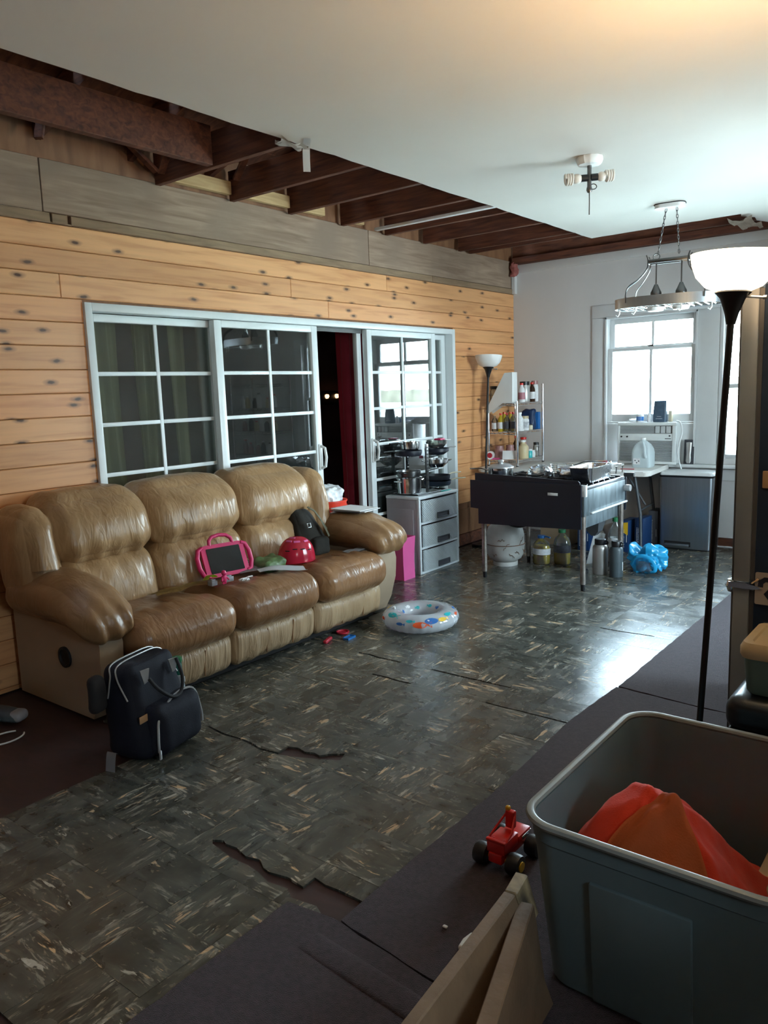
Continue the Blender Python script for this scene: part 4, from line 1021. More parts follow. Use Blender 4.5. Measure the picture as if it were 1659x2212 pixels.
pot('glass_bowl', 'clear glass bowl topmost on the right of the organizer', (.235, 5.570, 1.012), .088, .055, 'bottle_glass', 'white_plastic', R(85), .10, flare=1.3)['group'] = G
b = B(); b.soft(.20, .27, 5.58, 5.655, 1.0735, 1.088, r=.006, n=6); tag(obj('sponge', b, 'pink'), 'pink sponge on the glass bowl', 'sponge')
b = B(); b.box(.31, .355, 5.47, 5.60, ZT, ZT + .006, bev=.002); tag(obj('scrub_pad', b, 'teal'), 'teal scrubbing pad on the grey drawer unit', 'scrub pad')
# pink gift bag between sofa and drawers
pb = thing('gift_bag', 'pink paper gift bag on the floor between sofa and drawer unit', 'bag', (.32, 4.93, 0))
b = B(); q = [(-.058, -.075), (.058, -.075), (.058, .075), (-.058, .075)]; q2 = [(-.05, -.085), (.062, -.085), (.062, .085), (-.05, .085)]
b.ring_loft([[(x, y, 0) for x, y in q], [(x * .9, y, .17) for x, y in q], [(x, y, .345) for x, y in q2], [(x * .95, y * .95, .345) for x, y in q2], [(x * .85, y * .95, .02) for x, y in q]]); obj('body', b, 'pink_bag', pb, world=False, smooth=False)
# red bucket behind the sofa arm, standing on a second one
for k, (z, lb) in enumerate(((.365, 'bright red plastic bucket behind the right end of the sofa'), (0.0, 'lower red bucket hidden behind the sofa arm'))):
    bk = thing('bucket', lb, 'bucket', (.160, 4.24, z))
    b = B(); b.lathe([(0, 0), (.108, 0), (.112, .01), (.128, .27), (.135, .272), (.135, .282), (.130, .284), (.132, .31), (.139, .312), (.139, .324), (.133, .326), (.135, .350), (.141, .352), (.141, .362), (.130, .362), (.108, .012), (0, .012)], 28); obj('body', b, 'red_bucket', bk, world=False)
    b = B(); b.tube(arc([(.02, .142, .30), (.07, .165, .20), (.10, .150, .12), (.13, .10, .08)]), .004, 6); obj('bail', b, 'white_plastic', bk, world=False)
b = B(); b.soft(.06, .26, 4.13, 4.34, .70, .83, r=.06, n=16, wr=.03, ws=(14, 14, 14)); tag(obj('plastic_bag', b, 'white_bag'), 'crumpled white plastic bag bulging out of the red bucket', 'bag')

# ---------------------------------------------------------------- black gas range on steel legs, back towards the camera
st = thing('gas_range', 'black outdoor gas range on steel pipe legs seen from behind', 'stove', (1.28, 5.62, 0))
SX0, SX1, SY0, SY1 = .80, 1.735, 5.25, 6.05
b = B(); b.prism([(.845, .445), (1.705, .462), (1.705, .79), (.775, .79), (.775, .570), (.845, .565)], 0, .014, M=Matrix.Translation((0, SY0, 0)) @ Matrix.Rotation(R(90), 4, 'X'))
obj('back_panel', b, 'navy_black', st, smooth=False)
b = B(); b.prism([(.81, .78), (1.69, .772), (1.69, .80), (1.675, .815), (.81, .845)], 0, .010, M=Matrix.Translation((0, SY0 + .012, 0)) @ Matrix.Rotation(R(90), 4, 'X')); obj('splash_lip', b, 'navy_black', st, smooth=False)
b = B(); b.box(1.705, 1.725, SY0 + .001, SY1, .555, .745, bev=.002); obj('side_panel', b, 'greasy', st)
b = B(); b.box(1.690, 1.705, SY0 + .002, SY1 - .02, .462, .556, bev=.002); obj('lower_side_panel', b, 'greasy', st)
b = B(); b.box(1.7255, 1.745, SY0 + .10, SY1 - .01, .565, .577, bev=.002); obj('drip_rail', b, 'trim_paint', st)
b = B(); b.box(1.69, 1.735, SY0 + .001, SY0 + .03, .70, .785, bev=.002); obj('corner_post', b, 'trim_paint', st)
b = B(); b.box(1.700, 1.722, SY0 + .03, SY1, .745, .770, bev=.002); obj('top_rail', b, 'brushed', st)
b = B(); b.box(.80, .82, SY0 + .002, SY1, .565, .78); obj('left_panel', b, 'navy_black', st, smooth=False)
b = B(); b.box(.82, 1.69, SY0 + .002, SY1 - .01, .60, .615); obj('drip_tray', b, 'navy_black', st, smooth=False)
b = B(); b.box(.80, 1.73, SY1 - .012, SY1, .50, .77); obj('control_panel', b, 'navy_black', st, smooth=False)
for k in range(7):
    y = SY0 + .10 + k * .105
    obj('grate_bar', B().box(.83, 1.70, y, y + .018, .755, .782, bev=.003), 'black_metal', st)
for k in range(5):
    x = .92 + k * .17
    obj('grate_cross_bar', B().box(x, x + .016, SY0 + .06, SY1 - .05, .738, .754, bev=.003), 'black_metal', st)
obj('name_plate', B().box(1.445, 1.525, SY0 - .018, SY0 - .0145, .702, .722, bev=.001), 'trim_paint', st)
for i, (x, y) in enumerate(((.865, 5.29), (1.705, 5.275), (1.725, 5.95), (.90, 5.97))):
    lg = obj('leg', B().cyl((x, y, .05), (x, y, .57), .021, n=14), 'rusty_steel', st)
    f = B(); f.lathe([(0, 0), (.014, 0), (.016, .01), (.016, .055), (0, .055)], 12, o=(x, y, 0)); obj('foot', f, 'black_metal', lg)
for x, z in ((1.60, .70), (1.40, .70), (1.20, .70), (1.0, .70)):
    b = B(); b.cyl((x, SY1, z), (x, SY1 + .035, z), .028, n=14); obj('knob', b, 'black_plastic', st)
b = B(); b.cyl((1.72, 6.03, .785), (1.80, 6.03, .785), .018, n=12); obj('bar_end', b, 'black_plastic', st)
b = B(); b.cyl((1.726, 6.02, .68), (1.775, 6.02, .68), .026, n=12); obj('side_knob', b, 'zip_silver', st)
b = B(); b.ring_loft([[(1.52, 5.60, .51), (1.69, 5.60, .51), (1.69, 5.78, .51), (1.52, 5.78, .51)], [(1.58, 5.63, .38), (1.67, 5.63, .38), (1.67, 5.72, .38), (1.58, 5.72, .38)], [(1.61, 5.64, .345), (1.64, 5.64, .345), (1.64, 5.70, .345), (1.61, 5.70, .345)]]); obj('grease_funnel', b, 'grey_leg', st, smooth=False)
b = B(); b.tube(arc([(.9, 5.6, .6), (.86, 5.62, .42), (.95, 5.66, .36), (1.05, 5.7, .40), (1.1, 5.75, .6)]), .008, 8); obj('gas_hose', b, 'rubber', st)
# things on the range
sp = pot('saucepan', 'lidded steel saucepan on the left of the black range', (.93, 5.45, .784), .10, .085, 'steel', 'steel', R(-160), .15)
b = B(); b.lathe([(.105, .088), (.104, .096), (.07, .115), (.02, .122), (.02, .13), (.026, .138), (.020, .15), (0, .152)], 24); obj('lid', b, 'zip_silver', sp, world=False)
def foil(name, label, x, y, z, w, d, h, seed, mat='foil'):
    b = B(); b.soft(-w / 2, w / 2, -d / 2, d / 2, 0, h, r=h * .45, n=14, wr=.018, ws=(14, 14, 14), seed=seed, M=tf((x, y, z), .2 * seed)); return tag(obj(name, b, mat, angle=20), label, 'foil')
foil('foil_bundle', 'crumpled foil bundle left of centre on the range', 1.20, 5.60, .784, .17, .15, .085, 1)
foil('foil_bundle', 'long crumpled foil sheet in the middle of the range', 1.425, 5.68, .784, .19, .18, .085, 2)
t = thing('roasting_tray', 'deep aluminium roasting tray at the right end of the range', 'tray', (1.615, 5.62, .784))
def tr(s, z, k=1): return [(x * s * k, y * s * k, z) for x, y in rr(.18, .42, .03, 4)]
b = B(); b.ring_loft([tr(.86, 0), tr(1.0, .105), tr(1.08, .107), tr(1.08, .112), tr(.98, .110), tr(.84, .004)]); obj('pan', b, 'foil', t, world=False, angle=60)
wb_ = thing('wire_basket', 'wire skimmer basket lying on the range', 'utensil', (1.22, 5.95, .784))
b = B()
for k in range(5): b.tube([(.10 * math.cos(a), .09 * math.sin(a), .012 + .015 * k) for a in [q * math.pi / 8 for q in range(16)]], .0025, 6, closed=True)
for q in range(8):
    a = q * math.pi / 4; b.tube([(.10 * math.cos(a), .09 * math.sin(a), .01), (.10 * math.cos(a), .09 * math.sin(a), .075)], .002, 6)
obj('basket', b, 'chrome', wb_, world=False)
b = B(); b.tube([(.1, 0, .07), (.22, -.02, .11), (.40, -.05, .115)], .005, 8); obj('handle', b, 'chrome', wb_, world=False)
b = B(); 
for q in range(9):
    x = 1.30 + q * .05; b.tube([(x, 6.03, .79), (x + .012, 6.01, .83 + .012 * (q % 3))], .004, 6); b.tube([(x + .006, 6.0, .835 + .012 * (q % 3)), (x + .022, 6.01, .837 + .012 * (q % 3))], .008, 6)
tag(obj('skewers', b, 'chrome'), 'row of metal skewers along the far side of the range', 'utensil')
dm = B(); dm.lathe([(.11, 0), (.108, .03), (.08, .075), (.03, .10), (0, .103)], 20, o=(1.20, 5.60, .79), caps=False); tag(obj('dome_cover', dm, 'clear_plastic'), 'clear domed cover on the middle of the range', 'cover')
b = B(); b.tube(arc([(1.05, 5.40, .80), (1.15, 5.36, .835), (1.25, 5.42, .82), (1.35, 5.38, .84)]), .006, 8); tag(obj('tongs', b, 'black_metal'), 'dark tongs lying on the back edge of the range', 'utensil')
b = B(); b.tube(arc([(1.66, 5.80, .88), (1.68, 5.83, .91), (1.70, 5.80, .89), (1.69, 5.78, .84), (1.71, 5.76, .80)]), .005, 8); tag(obj('hook_wire', b, 'chrome'), 'bent wire hook standing at the right of the range', 'utensil')

# under the range
tk = thing('propane_tank', 'weathered grey propane tank under the black range', 'gas tank', (.775, 5.785, 0))
b = B(); b.lathe([(0, .028), (.08, .03), (.135, .06), (.160, .11), (.163, .16), (.168, .185), (.163, .19), (.163, .26), (.145, .325), (.10, .365), (.05, .375), (0, .378)], 32); obj('body', b, 'tank_paint', tk, world=False)
b = B(); b.lathe([(.10, 0), (.105, 0), (.105, .035), (.10, .035)], 24); obj('foot_ring', b, 'tank_paint', tk, world=False)
b = B(); b.lathe([(.085, .36), (.09, .36), (.088, .43), (.083, .43)], 20); obj('collar', b, 'tank_paint', tk, world=False)
b = B(); b.lathe([(.1635, .182), (.1705, .185), (.1635, .190)], 32, caps=False); obj('weld_seam', b, 'rust', tk, world=False)
random.seed(4)
for k in range(9):
    a = R(-100 + k * 17); z = .07 + .17 * random.random()
    pts = []
    for q in range(7): pts.append(((.1645) * math.cos(a), .1645 * math.sin(a), z)); a += random.uniform(.02, .08); z += random.uniform(-.02, .02)
    pts = [(x * (1 if zz > .11 else .99 - (.11 - zz) * 1.2), y * (1 if zz > .11 else .99 - (.11 - zz) * 1.2), max(.06, min(.25, zz))) for x, y, zz in pts]
    b = B(); b.tube(pts, .0022, 5); obj('paint_crack', b, 'rust', tk, world=False)
b = B(); b.cyl((0, 0, .375), (0, 0, .42), .02, n=10); b.tube([(0, 0, .40), (.12, .05, .40), (.2, .1, .44), (.25, .15, .55)], .007, 8); obj('valve', b, 'black_metal', tk, world=False)
def jug(name, label, loc, r, h, lvl, capm, lab, oilm='oil', handle=False):
    t = thing(name, label, 'bottle', loc)
    b = B(); b.lathe([(0, 0), (r * .92, 0), (r, .012), (r, h * .30), (r * .96, h * .33), (r, h * .36), (r, h * .60), (r * .82, h * .78), (r * .30, h * .92), (r * .28, h), (0, h)], 18, sy=.8); obj('body', b, 'clear_plastic', t, world=False)
    b = B(); zz = h * lvl; b.lathe([(0, .003), (r * .90, .003), (r * .97, .014), (r * .965, min(zz, h * .6)), (r * .8, zz), (0, zz)], 18, sy=.79); obj('contents', b, oilm, t, world=False)
    b = B(); b.lathe([(0, h * .95), (r * .42, h * .95), (r * .42, h * 1.04), (0, h * 1.04)], 14); obj('cap', b, capm, t, world=False)
    b = B(); b.lathe([(r * 1.004, h * .36), (r * 1.006, h * .37), (r * 1.006, h * .57), (r * 1.004, h * .58)], 18, sy=.8, caps=False); lbm = obj('label', b, lab, t, world=False)
    if handle: b = B(); b.tube([(0, 0, h * .99), (.05, -.01, h * 1.02), (.09, -.02, h * 1.0)], .007, 6); obj('carry_loop', b, capm, t, world=False)
    return t
jug('oil_jug', 'jug of yellow cooking oil with a blue cap under the range', (1.03, 5.955, 0), .078, .235, .68, 'blue_cap', 'label_white', handle=True)
jug('oil_jug', 'taller half-empty oil jug with a dark green cap under the range', (1.185, 6.03, 0), .075, .285, .42, 'green_cap', 'label_dark')
def flask(name, label, loc, r, h, m, cap):
    t = thing(name, label, 'flask', loc)
    b = B(); b.lathe([(0, 0), (r * .94, 0), (r, .008), (r, h * .74), (r * .92, h * .80), (r * .66, h * .85), (r * .66, h * .88), (0, h * .88)], 22); obj('body', b, m, t, world=False)
    b = B(); b.lathe([(0, h * .84), (r * .72, h * .84), (r * .74, h * .86), (r * .74, h * .98), (r * .66, h), (0, h)], 20); obj('cap', b, cap, t, world=False)
    b = B(); b.tube(arc([(r * .7, 0, h * .95), (r * 1.05, -.01, h * .96), (r * 1.15, -.02, h * .90), (r * .8, -.02, h * .86)]), .006, 6); obj('carry_loop', b, cap, t, world=False)
    return t
f1 = flask('flask', 'brushed steel flask with a black cap under the range', (1.60, 5.845, 0), .060, .285, 'flask_steel', 'black_plastic')
f2 = flask('flask', 'slate grey flask standing beside the steel one', (1.742, 5.82, 0), .052, .285, 'flask_slate', 'black_plastic')
b = B(); b.box(.0525, .0530, -.006, .006, .05, .12); obj('print', b, 'label_white', f2, world=False, smooth=False)
b = B(); b.grid(lambda u, v: (1.36 + .10 * v + .07 * u, 6.12 + .03 * math.sin(v * 3), .02 + .25 * u - .03 * (1 - v) * (1 - u)), 8, 8, thick=.004); tag(obj('plastic_scoop', b, 'white_plastic'), 'white curved plastic piece leaning behind the steel flask', 'scoop')
jug('detergent_bottle', 'pale bottle with a green cap behind the flasks', (1.545, 6.30, 0), .062, .37, .3, 'green_cap', 'label_white', 'white_plastic')
bb_ = thing('blue_shopping_bag', 'crumpled translucent blue plastic bag on the floor beside the range', 'bag', (1.885, 6.12, 0))
b = B(); b.soft(-.15, .15, -.10, .10, 0, .20, r=.085, n=26, wr=.050, ws=(12, 12, 12), seed=3, warp=lambda p: (p.x, p.y, max(.002, p.z + .02 * math.sin(p.x * 30)))); obj('body', b, 'blue_film', bb_, world=False, angle=16)
b = B(); b.tube(arc([(-.10, -.10, .06), (-.05, -.125, .13), (.03, -.13, .145), (.09, -.125, .10), (.10, -.12, .03), (.02, -.12, .015)]), .012, 8, flat=(.4, 1.2)); obj('handle_loop', b, 'blue_film', bb_, world=False)
b = B(); b.soft(-.05, .07, -.128, -.095, .015, .10, r=.015, n=8, wr=.01, ws=(20, 20, 20)); obj('clear_lining', b, 'clear_plastic', bb_, world=False)
# ---------------------------------------------------------------- folding table along the back wall
tbv = thing('folding_table', 'long white plastic folding table along the back wall', 'table', (.86, 6.93, 0), rz=R(5))
b = B(); b.prism(rr(1.63, .76, .045, 5), .700, .742); bmesh.ops.bevel(b.bm, geom=[e for e in b.bm.edges if abs(e.verts[0].co.z - e.verts[1].co.z) < 1e-5], offset=.008, segments=2, affect='EDGES'); obj('tabletop', b, 'table_plastic', tbv, world=False)
for x in (-.60, .66):
    sx = .05 if x > 0 else -.05
    for y in (-.25, .25):
        b = B(); b.tube([(x, y, .70), (x + sx, y * .9, .35), (x + sx * 1.3, y, .004)], .014, 10); obj('leg', b, 'grey_leg', tbv, world=False)
    b = B(); b.tube([(x + sx * .9, -.225, .38), (x + sx * .9, .225, .38)], .010, 8); b.tube([(x - sx * 3, 0, .695), (x + sx * .7, 0, .40)], .010, 8); obj('brace', b, 'grey_leg', tbv, world=False)
TZ = .7425
# small chrome shelf standing on the table
sf = thing('wire_shelf', 'three-tier chrome wire shelf standing on the table in the corner', 'shelf', (.25, 6.96, TZ))
A, Bq, Cq, Dq = (.10, 6.68), (.415, 6.68), (.415, 7.22), (.10, 7.22)
for (x, y), h in ((A, 1.37), (Bq, 1.37), (Cq, 1.525), (Dq, 1.525)):
    p = obj('post', B().cyl((x, y, TZ + .012), (x, y, h), .0125, n=10), 'chrome', sf)
    obj('foot', B().cyl((x, y, TZ), (x, y, TZ + .012), .013, n=10), 'black_plastic', p)
for z in (.80, 1.075, 1.35):
    b = B(); rim = [A, Bq, Cq, Dq]
    for dz in (0, -.022): b.tube([(x, y, z + dz) for x, y in rim], .004, 6, closed=True)
    for i in range(4):
        (x0, y0), (x1, y1) = rim[i], rim[(i + 1) % 4]; n = 12; pts = [(x0 + (x1 - x0) * k / n, y0 + (y1 - y0) * k / n, z - (.022 if k % 2 else 0)) for k in range(n + 1)]; b.tube(pts, .0025, 5)
    for k in range(1, 20): y = 6.68 + .54 * k / 20; b.tube([(.10, y, z + .002), (.415, y, z + .002)], .002, 5)
    obj('wire_tier', b, 'chrome', sf)
def bottle(name, label, loc, r, h, m, cap, neck=.4, lab=None, cat='bottle', sh=.62, group=None, capf=1.15):
    t = thing(name, label, cat, loc, group=group)
    b = B(); b.lathe([(0, 0), (r * .92, 0), (r, .006), (r, h * sh), (r * .8, h * (sh + .10)), (r * neck, h * (sh + .20)), (r * neck, h * .94), (0, h * .94)], 16); obj('body', b, m, t, world=False)
    if cap: b = B(); b.lathe([(0, h * .90), (r * neck * capf, h * .90), (r * neck * capf, h), (0, h)], 14); obj('cap', b, cap, t, world=False)
    if lab: b = B(); b.lathe([(r * 1.01, h * .15), (r * 1.015, h * .16), (r * 1.015, h * .5), (r * 1.01, h * .51)], 16, caps=False); obj('label', b, lab, t, world=False)
    return t
def jar(name, label, loc, r, h, m, cap, lab=None, cat='jar'):
    t = thing(name, label, cat, loc)
    b = B(); b.lathe([(0, 0), (r * .95, 0), (r, .006), (r, h * .72), (r * .86, h * .80), (r * .86, h * .82), (0, h * .82)], 18); obj('body', b, m, t, world=False)
    b = B(); b.lathe([(0, h * .82), (r * .92, h * .82), (r * .92, h), (0, h)], 18); obj('lid', b, cap, t, world=False)
    if lab: b = B(); b.lathe([(r * 1.01, h * .15), (r * 1.015, h * .16), (r * 1.015, h * .6), (r * 1.01, h * .61)], 16, caps=False); obj('label', b, lab, t, world=False)
    return t
Z3, Z2, Z1 = 1.3545, 1.0795, .8045
# top tier
mf = thing('magazine_holder', 'white angled magazine holder on the top tier of the wire shelf', 'holder', (.24, 6.70, Z3))
ply = [(.0, 0.0), (.135, -.005), (.150, .285), (.075, .285), (-.155, -.09), (-.165, -.065)]
ply = [(-.145, -.075), (-.12, -.105), (.05, .0), (.145, .0), (.145, .285), (.065, .280)]
b = B(); b.prism(ply, -.004, .0, M=Matrix(((1, 0, 0, 0), (0, 0, -1, -.06), (0, 1, 0, .004), (0, 0, 0, 1)))); obj('side', b, 'white_plastic', mf, world=False, smooth=False)
b = B(); b.prism(ply, .0, .004, M=Matrix(((1, 0, 0, 0), (0, 0, -1, .04), (0, 1, 0, .004), (0, 0, 0, 1)))); obj('side', b, 'white_plastic', mf, world=False, smooth=False)
b = B(); b.box(.145, .149, -.06, .04, .004, .289, bev=.001); obj('spine', b, 'white_plastic', mf, world=False)
b = B(); b.box(.05, .145, -.056, .036, 0, .0035); obj('floor', b, 'white_plastic', mf, world=False, smooth=False)
jar('jar', 'pale jar with a black lid on the left of the top tier', (.125, 6.75, Z3), .038, .165, 'bottle_glass', 'black_plastic')
bottle('bottle', 'tall clear glass bottle behind the magazine holder', (.19, 6.86, Z3), .038, .27, 'bottle_glass', 'label_white', .32)
bottle('bottle', 'white bottle with a red cap right of the magazine holder', (.37, 6.86, Z3), .034, .185, 'label_white', 'red_plastic', .45, 'pink_board')
jar('canister', 'dark-lidded steel canister on the top tier', (.34, 6.98, Z3), .052, .20, 'flask_steel', 'black_plastic')
bottle('bottle', 'dark red sauce bottle at the right of the top tier', (.375, 7.07, Z3), .030, .19, 'brown_glass', 'red_plastic', .5, 'label_white')
jar('jar', 'pale can with a red-tipped lid at the far right of the top tier', (.36, 7.155, Z3), .036, .205, 'label_white', 'jar_pink')
# middle tier
for k in range(4):
    bottle('bottle', ('leftmost clear sauce bottle on the middle tier, without red cap', 'second sauce bottle on the middle tier, yellowish with a red cap', 'third sauce bottle on the middle tier, dark label and red cap', 'fourth sauce bottle on the middle tier, next to the chrome post')[k], (.145 + .068 * k, 6.725, Z2), .030, .165 + .012 * (k > 0) + .01 * (k == 3), ('bottle_glass', 'oil', 'bottle_glass', 'bottle_glass')[k], (None, 'red_plastic', 'red_plastic', 'red_plastic')[k], .38, ('label_white', 'label_white', 'label_dark', 'label_dark')[k], group='sauce bottles on the middle tier')
for k in range(2):
    bottle('bottle', ('sauce bottle with orange cap behind the front row, left', 'sauce bottle with orange cap behind the front row, right')[k], (.20 + .07 * k, 6.82, Z2), .030, .185, 'oil', 'ring_orange', .5, 'label_white')
bottle('bottle', 'white rounded bottle right of the chrome post on the middle tier', (.375, 6.80, Z2), .042, .18, 'label_white', 'white_plastic', .5)
jg = jar('milk_carton', 'pale jug with printed label on the middle tier', (.37, 6.915, Z2), .045, .14, 'label_white', 'tan_plastic', 'paper_print')
jar('jar', 'small cream jar with stripes on the middle tier', (.375, 7.02, Z2), .028, .055, 'cream', 'label_dark')
b = B(); b.soft(.26, .39, 7.05, 7.14, Z2, Z2 + .20, r=.03, n=10, wr=.015, ws=(16, 16, 16)); tag(obj('blue_packet', b, 'blue_box'), 'blue plastic packet at the right of the middle tier', 'packet')
b = B(); b.box(.33, .40, 7.155, 7.20, Z2, Z2 + .17, bev=.003); tag(obj('blue_carton', b, 'blue_cap'), 'narrow blue carton beside the right post on the middle tier', 'carton')
# lower tier
jar('jar', 'pinkish spice jar at the left of the lower tier', (.19, 6.73, Z1), .045, .135, 'jar_pink', 'jar_pink')
jar('jar', 'pinkish spice jar behind the paper card on the lower tier', (.27, 6.80, Z1), .042, .14, 'jar_pink', 'jar_pink')
bottle('bottle', 'dark brown bottle with a red cap on the lower tier', (.31, 6.86, Z1), .036, .225, 'brown_glass', 'red_plastic', .45)
bottle('jug', 'tan jug with a white cap on the lower tier', (.365, 6.89, Z1), .055, .18, 'tan_plastic', 'white_plastic', .45, cat='jug')
bottle('bottle', 'brown bottle with a red lid at the back of the lower tier', (.30, 7.02, Z1), .038, .20, 'jar_pink', 'red_plastic', .7)
jar('jar', 'small green jar with pale lid on the lower tier', (.385, 6.985, Z1), .030, .085, 'ring_teal', 'label_white')
jar('jar', 'small white jar on the lower tier', (.385, 7.05, Z1), .026, .07, 'label_white', 'white_plastic')
jar('jar', 'clear jar by the right post on the lower tier', (.37, 7.16, Z1), .030, .14, 'bottle_glass', 'black_plastic')
b = B(); b.box(-.065, .065, -.001, .001, 0, .085, M=tf((.33, 6.672, Z1 + .008), R(18), R(-8))); tag(obj('paper_card', b, 'paper', smooth=False), 'white printed card leaning at the front of the lower tier', 'paper')
td = thing('tape_dispenser', 'pink and white roll dispenser at the left end of the lower tier', 'dispenser', (.135, 6.69, Z1), rz=R(10))
b = B(); b.lathe([(.018, -.02), (.040, -.02), (.042, 0), (.040, .02), (.018, .02), (.018, -.02)], 18, M=tf((-.02, 0, .043), 0, R(90))); obj('roll', b, 'ring_white', td, world=False)
b = B(); b.lathe([(.0, -.022), (.026, -.022), (.026, .022), (0, .022)], 18, M=tf((-.02, 0, .043), 0, R(90))); obj('core', b, 'red_lid', td, world=False)
b = B(); b.soft(-.02, .085, -.02, .02, 0, .018, r=.008, n=6); obj('base', b, 'pink_bag', td, world=False)
# on the table
wj = thing('water_jug', 'translucent gallon water jug on the table before the air conditioner', 'jug', (1.515, 7.02, TZ))
def sq(w, d, z, r=.03): return [(x, y, z) for x, y in rr(w, d, min(r, w / 2.01, d / 2.01), 4)]
b = B(); b.ring_loft([sq(.160, .150, 0), sq(.172, .160, .012), sq(.172, .160, .13), sq(.160, .150, .165), sq(.125, .115, .205), sq(.07, .065, .232), sq(.048, .048, .238, .023), sq(.046, .046, .25, .022)]); obj('body', b, 'jug_plastic', wj, world=False)
b = B(); b.ring_loft([sq(.156, .146, .003), sq(.166, .154, .014), sq(.166, .154, .125), sq(.165, .153, .13)]); obj('water', b, 'water', wj, world=False)
b = B(); b.lathe([(0, .247), (.022, .247), (.022, .264), (0, .264)], 14); obj('cap', b, 'white_plastic', wj, world=False)
b = B(); b.tube(arc([(.018, -.06, .225), (.040, -.083, .18), (.045, -.088, .13), (.055, -.083, .09)]), .012, 8); obj('handle', b, 'jug_plastic', wj, world=False)
b = B(); b.box(-.062, .0, -.0815, -.0805, .03, .085); obj('label', b, 'label_white', wj, world=False, smooth=False)
for k, (x, z) in enumerate(((-.045, .065), (-.03, .045), (-.012, .06))):
    b = B(); b.soft(x - .006, x + .006, -.083, -.0816, z - .005, z + .005, r=.0006, n=3); obj('label_mark', b, 'label_dark', wj, world=False)
b = B(); b.lathe([(0, 0), (.022, 0), (.024, .004), (.022, .028), (.018, .030), (0, .030)], 16, o=(1.07, 7.22, TZ)); tag(obj('pink_stopper', b, 'pink'), 'small pink stopper on the back of the table', 'stopper')
b = B(); b.box(-.06, .06, -.006, .006, 0, .006, M=tf((1.46, 6.78, TZ), .1)); tag(obj('pen', b, 'red_lid'), 'thin red pen on the table front of the water jug', 'pen')
# ---------------------------------------------------------------- air conditioner in the window
ac = thing('air_conditioner', 'white window air conditioner under the double-hung window', 'air conditioner', (1.465, 7.40, .746))
a0, a1 = 1.190, 1.738
obj('body', B().box(a0 + .01, a1 - .01, 7.26, 7.78, .748, 1.125, bev=.006), 'ac_white', ac)
b = B(); b.box(a0, a1, 7.225, 7.262, .748, .775, bev=.006); b.box(a0, a1, 7.225, 7.262, 1.105, 1.135, bev=.006); b.box(a0, a0 + .018, 7.225, 7.262, .775, 1.105, bev=.005); b.box(a1 - .035, a1, 7.225, 7.262, .775, 1.105, bev=.005); b.box(a0 + .018, a1 - .035, 7.228, 7.262, .968, 1.032, bev=.003)
obj('front_bezel', b, 'ac_white', ac)
obj('grille_back', B().box(a0 + .018, a1 - .035, 7.252, 7.259, .775, 1.105), 'ac_dark', ac, smooth=False)
b = B()
for k in range(15): z = .780 + k * .0128; b.box(a0 + .018, a1 - .035, 7.232, 7.2515, z, z + .0065)
obj('intake_grille', b, 'ac_grey', ac, smooth=False, kind='stuff')
b = B()
for k in range(6): z = 1.037 + k * .0118; b.box(a0 + .018, a1 - .20, 7.232, 7.2515, z, z + .006)
for k in range(3): x = a1 - .19 + k * .05; b.box(x, x + .04, 7.232, 7.2515, 1.037, 1.10)
obj('outlet_louvre', b, 'ac_grey', ac, smooth=False, kind='stuff')
for x in (a0 + .04, a0 + .095): b = B(); b.cyl((x, 7.219, 1.003), (x, 7.228, 1.003), .008, n=10); obj('dial', b, 'black_plastic', ac)
b = B(); b.box(a1 - .10, a1 - .045, 7.2265, 7.2278, .982, .989); b.box(a1 - .065, a1 - .050, 7.2265, 7.2278, 1.005, 1.018); obj('brand_mark', b, 'label_dark', ac, smooth=False)
b = B(); b.tube(arc([(a1 - .02, 7.30, 1.145), (a1 + .03, 7.25, 1.13), (a1 + .05, 7.24, 1.05), (a1 + .03, 7.23, .95), (a1 + .015, 7.24, .86), (a1 + .02, 7.28, .76), (a1 + .04, 7.318, .66), (a1 + .045, 7.33, .62)]), .007, 8); obj('power_cord', b, 'white_plastic', ac)
# things on top of the air conditioner
AZ = 1.1355
cf = thing('coffee_bag', 'dark blue-grey coffee bag standing on the air conditioner', 'bag', (1.565, 7.31, AZ))
b = B(); b.ring_loft([[(x, y, z) for x, y in rr(w, d, min(.015, d / 2.1), 3)] for w, d, z in ((.115, .065, 0), (.122, .070, .02), (.118, .06, .11), (.112, .028, .175), (.112, .008, .195))]); obj('pouch', b, 'blue_grey_bag', cf, world=False)
b = B(); b.box(-.03, .03, -.0365, -.0355, .03, .034); b.box(-.02, .02, -.0365, -.0355, .05, .053); obj('print', b, 'label_white', cf, world=False, smooth=False)
jar('cup', 'small white and blue tub on the air conditioner', (1.375, 7.31, AZ), .034, .085, 'label_white', 'jug_plastic', 'blue_cap', 'tub')
bottle('bottle', 'small white bottle beside the coffee bag on the air conditioner', (1.462, 7.31, AZ), .020, .085, 'label_white', 'white_plastic', .5)
b = B(); b.soft(1.28, 1.345, 7.27, 7.34, AZ, AZ + .03, r=.012, n=8, wr=.01, ws=(25, 25, 25)); tag(obj('crumpled_tissue', b, 'white_bag'), 'crumpled white tissue on the air conditioner', 'tissue')
b = B(); b.box(1.63, 1.66, 7.34, 7.38, AZ, AZ + .10, bev=.003); tag(obj('pale_carton', b, 'cream'), 'narrow pale carton behind the coffee bag', 'carton')
cp = thing('tube_package', 'dark carded tube package leaning against the window casing', 'package', (1.815, 7.352, .745), rx=R(-5))
b = B(); b.box(-.045, .045, 0, .004, 0, .225, bev=.001); obj('card', b, 'label_dark', cp, world=False)
b = B(); b.lathe([(0, 0), (.014, 0), (.024, .02), (.020, .08), (.026, .19), (0, .195)], 12, o=(.004, -.016, .008), sy=.5); obj('tube', b, 'flask_steel', cp, world=False)
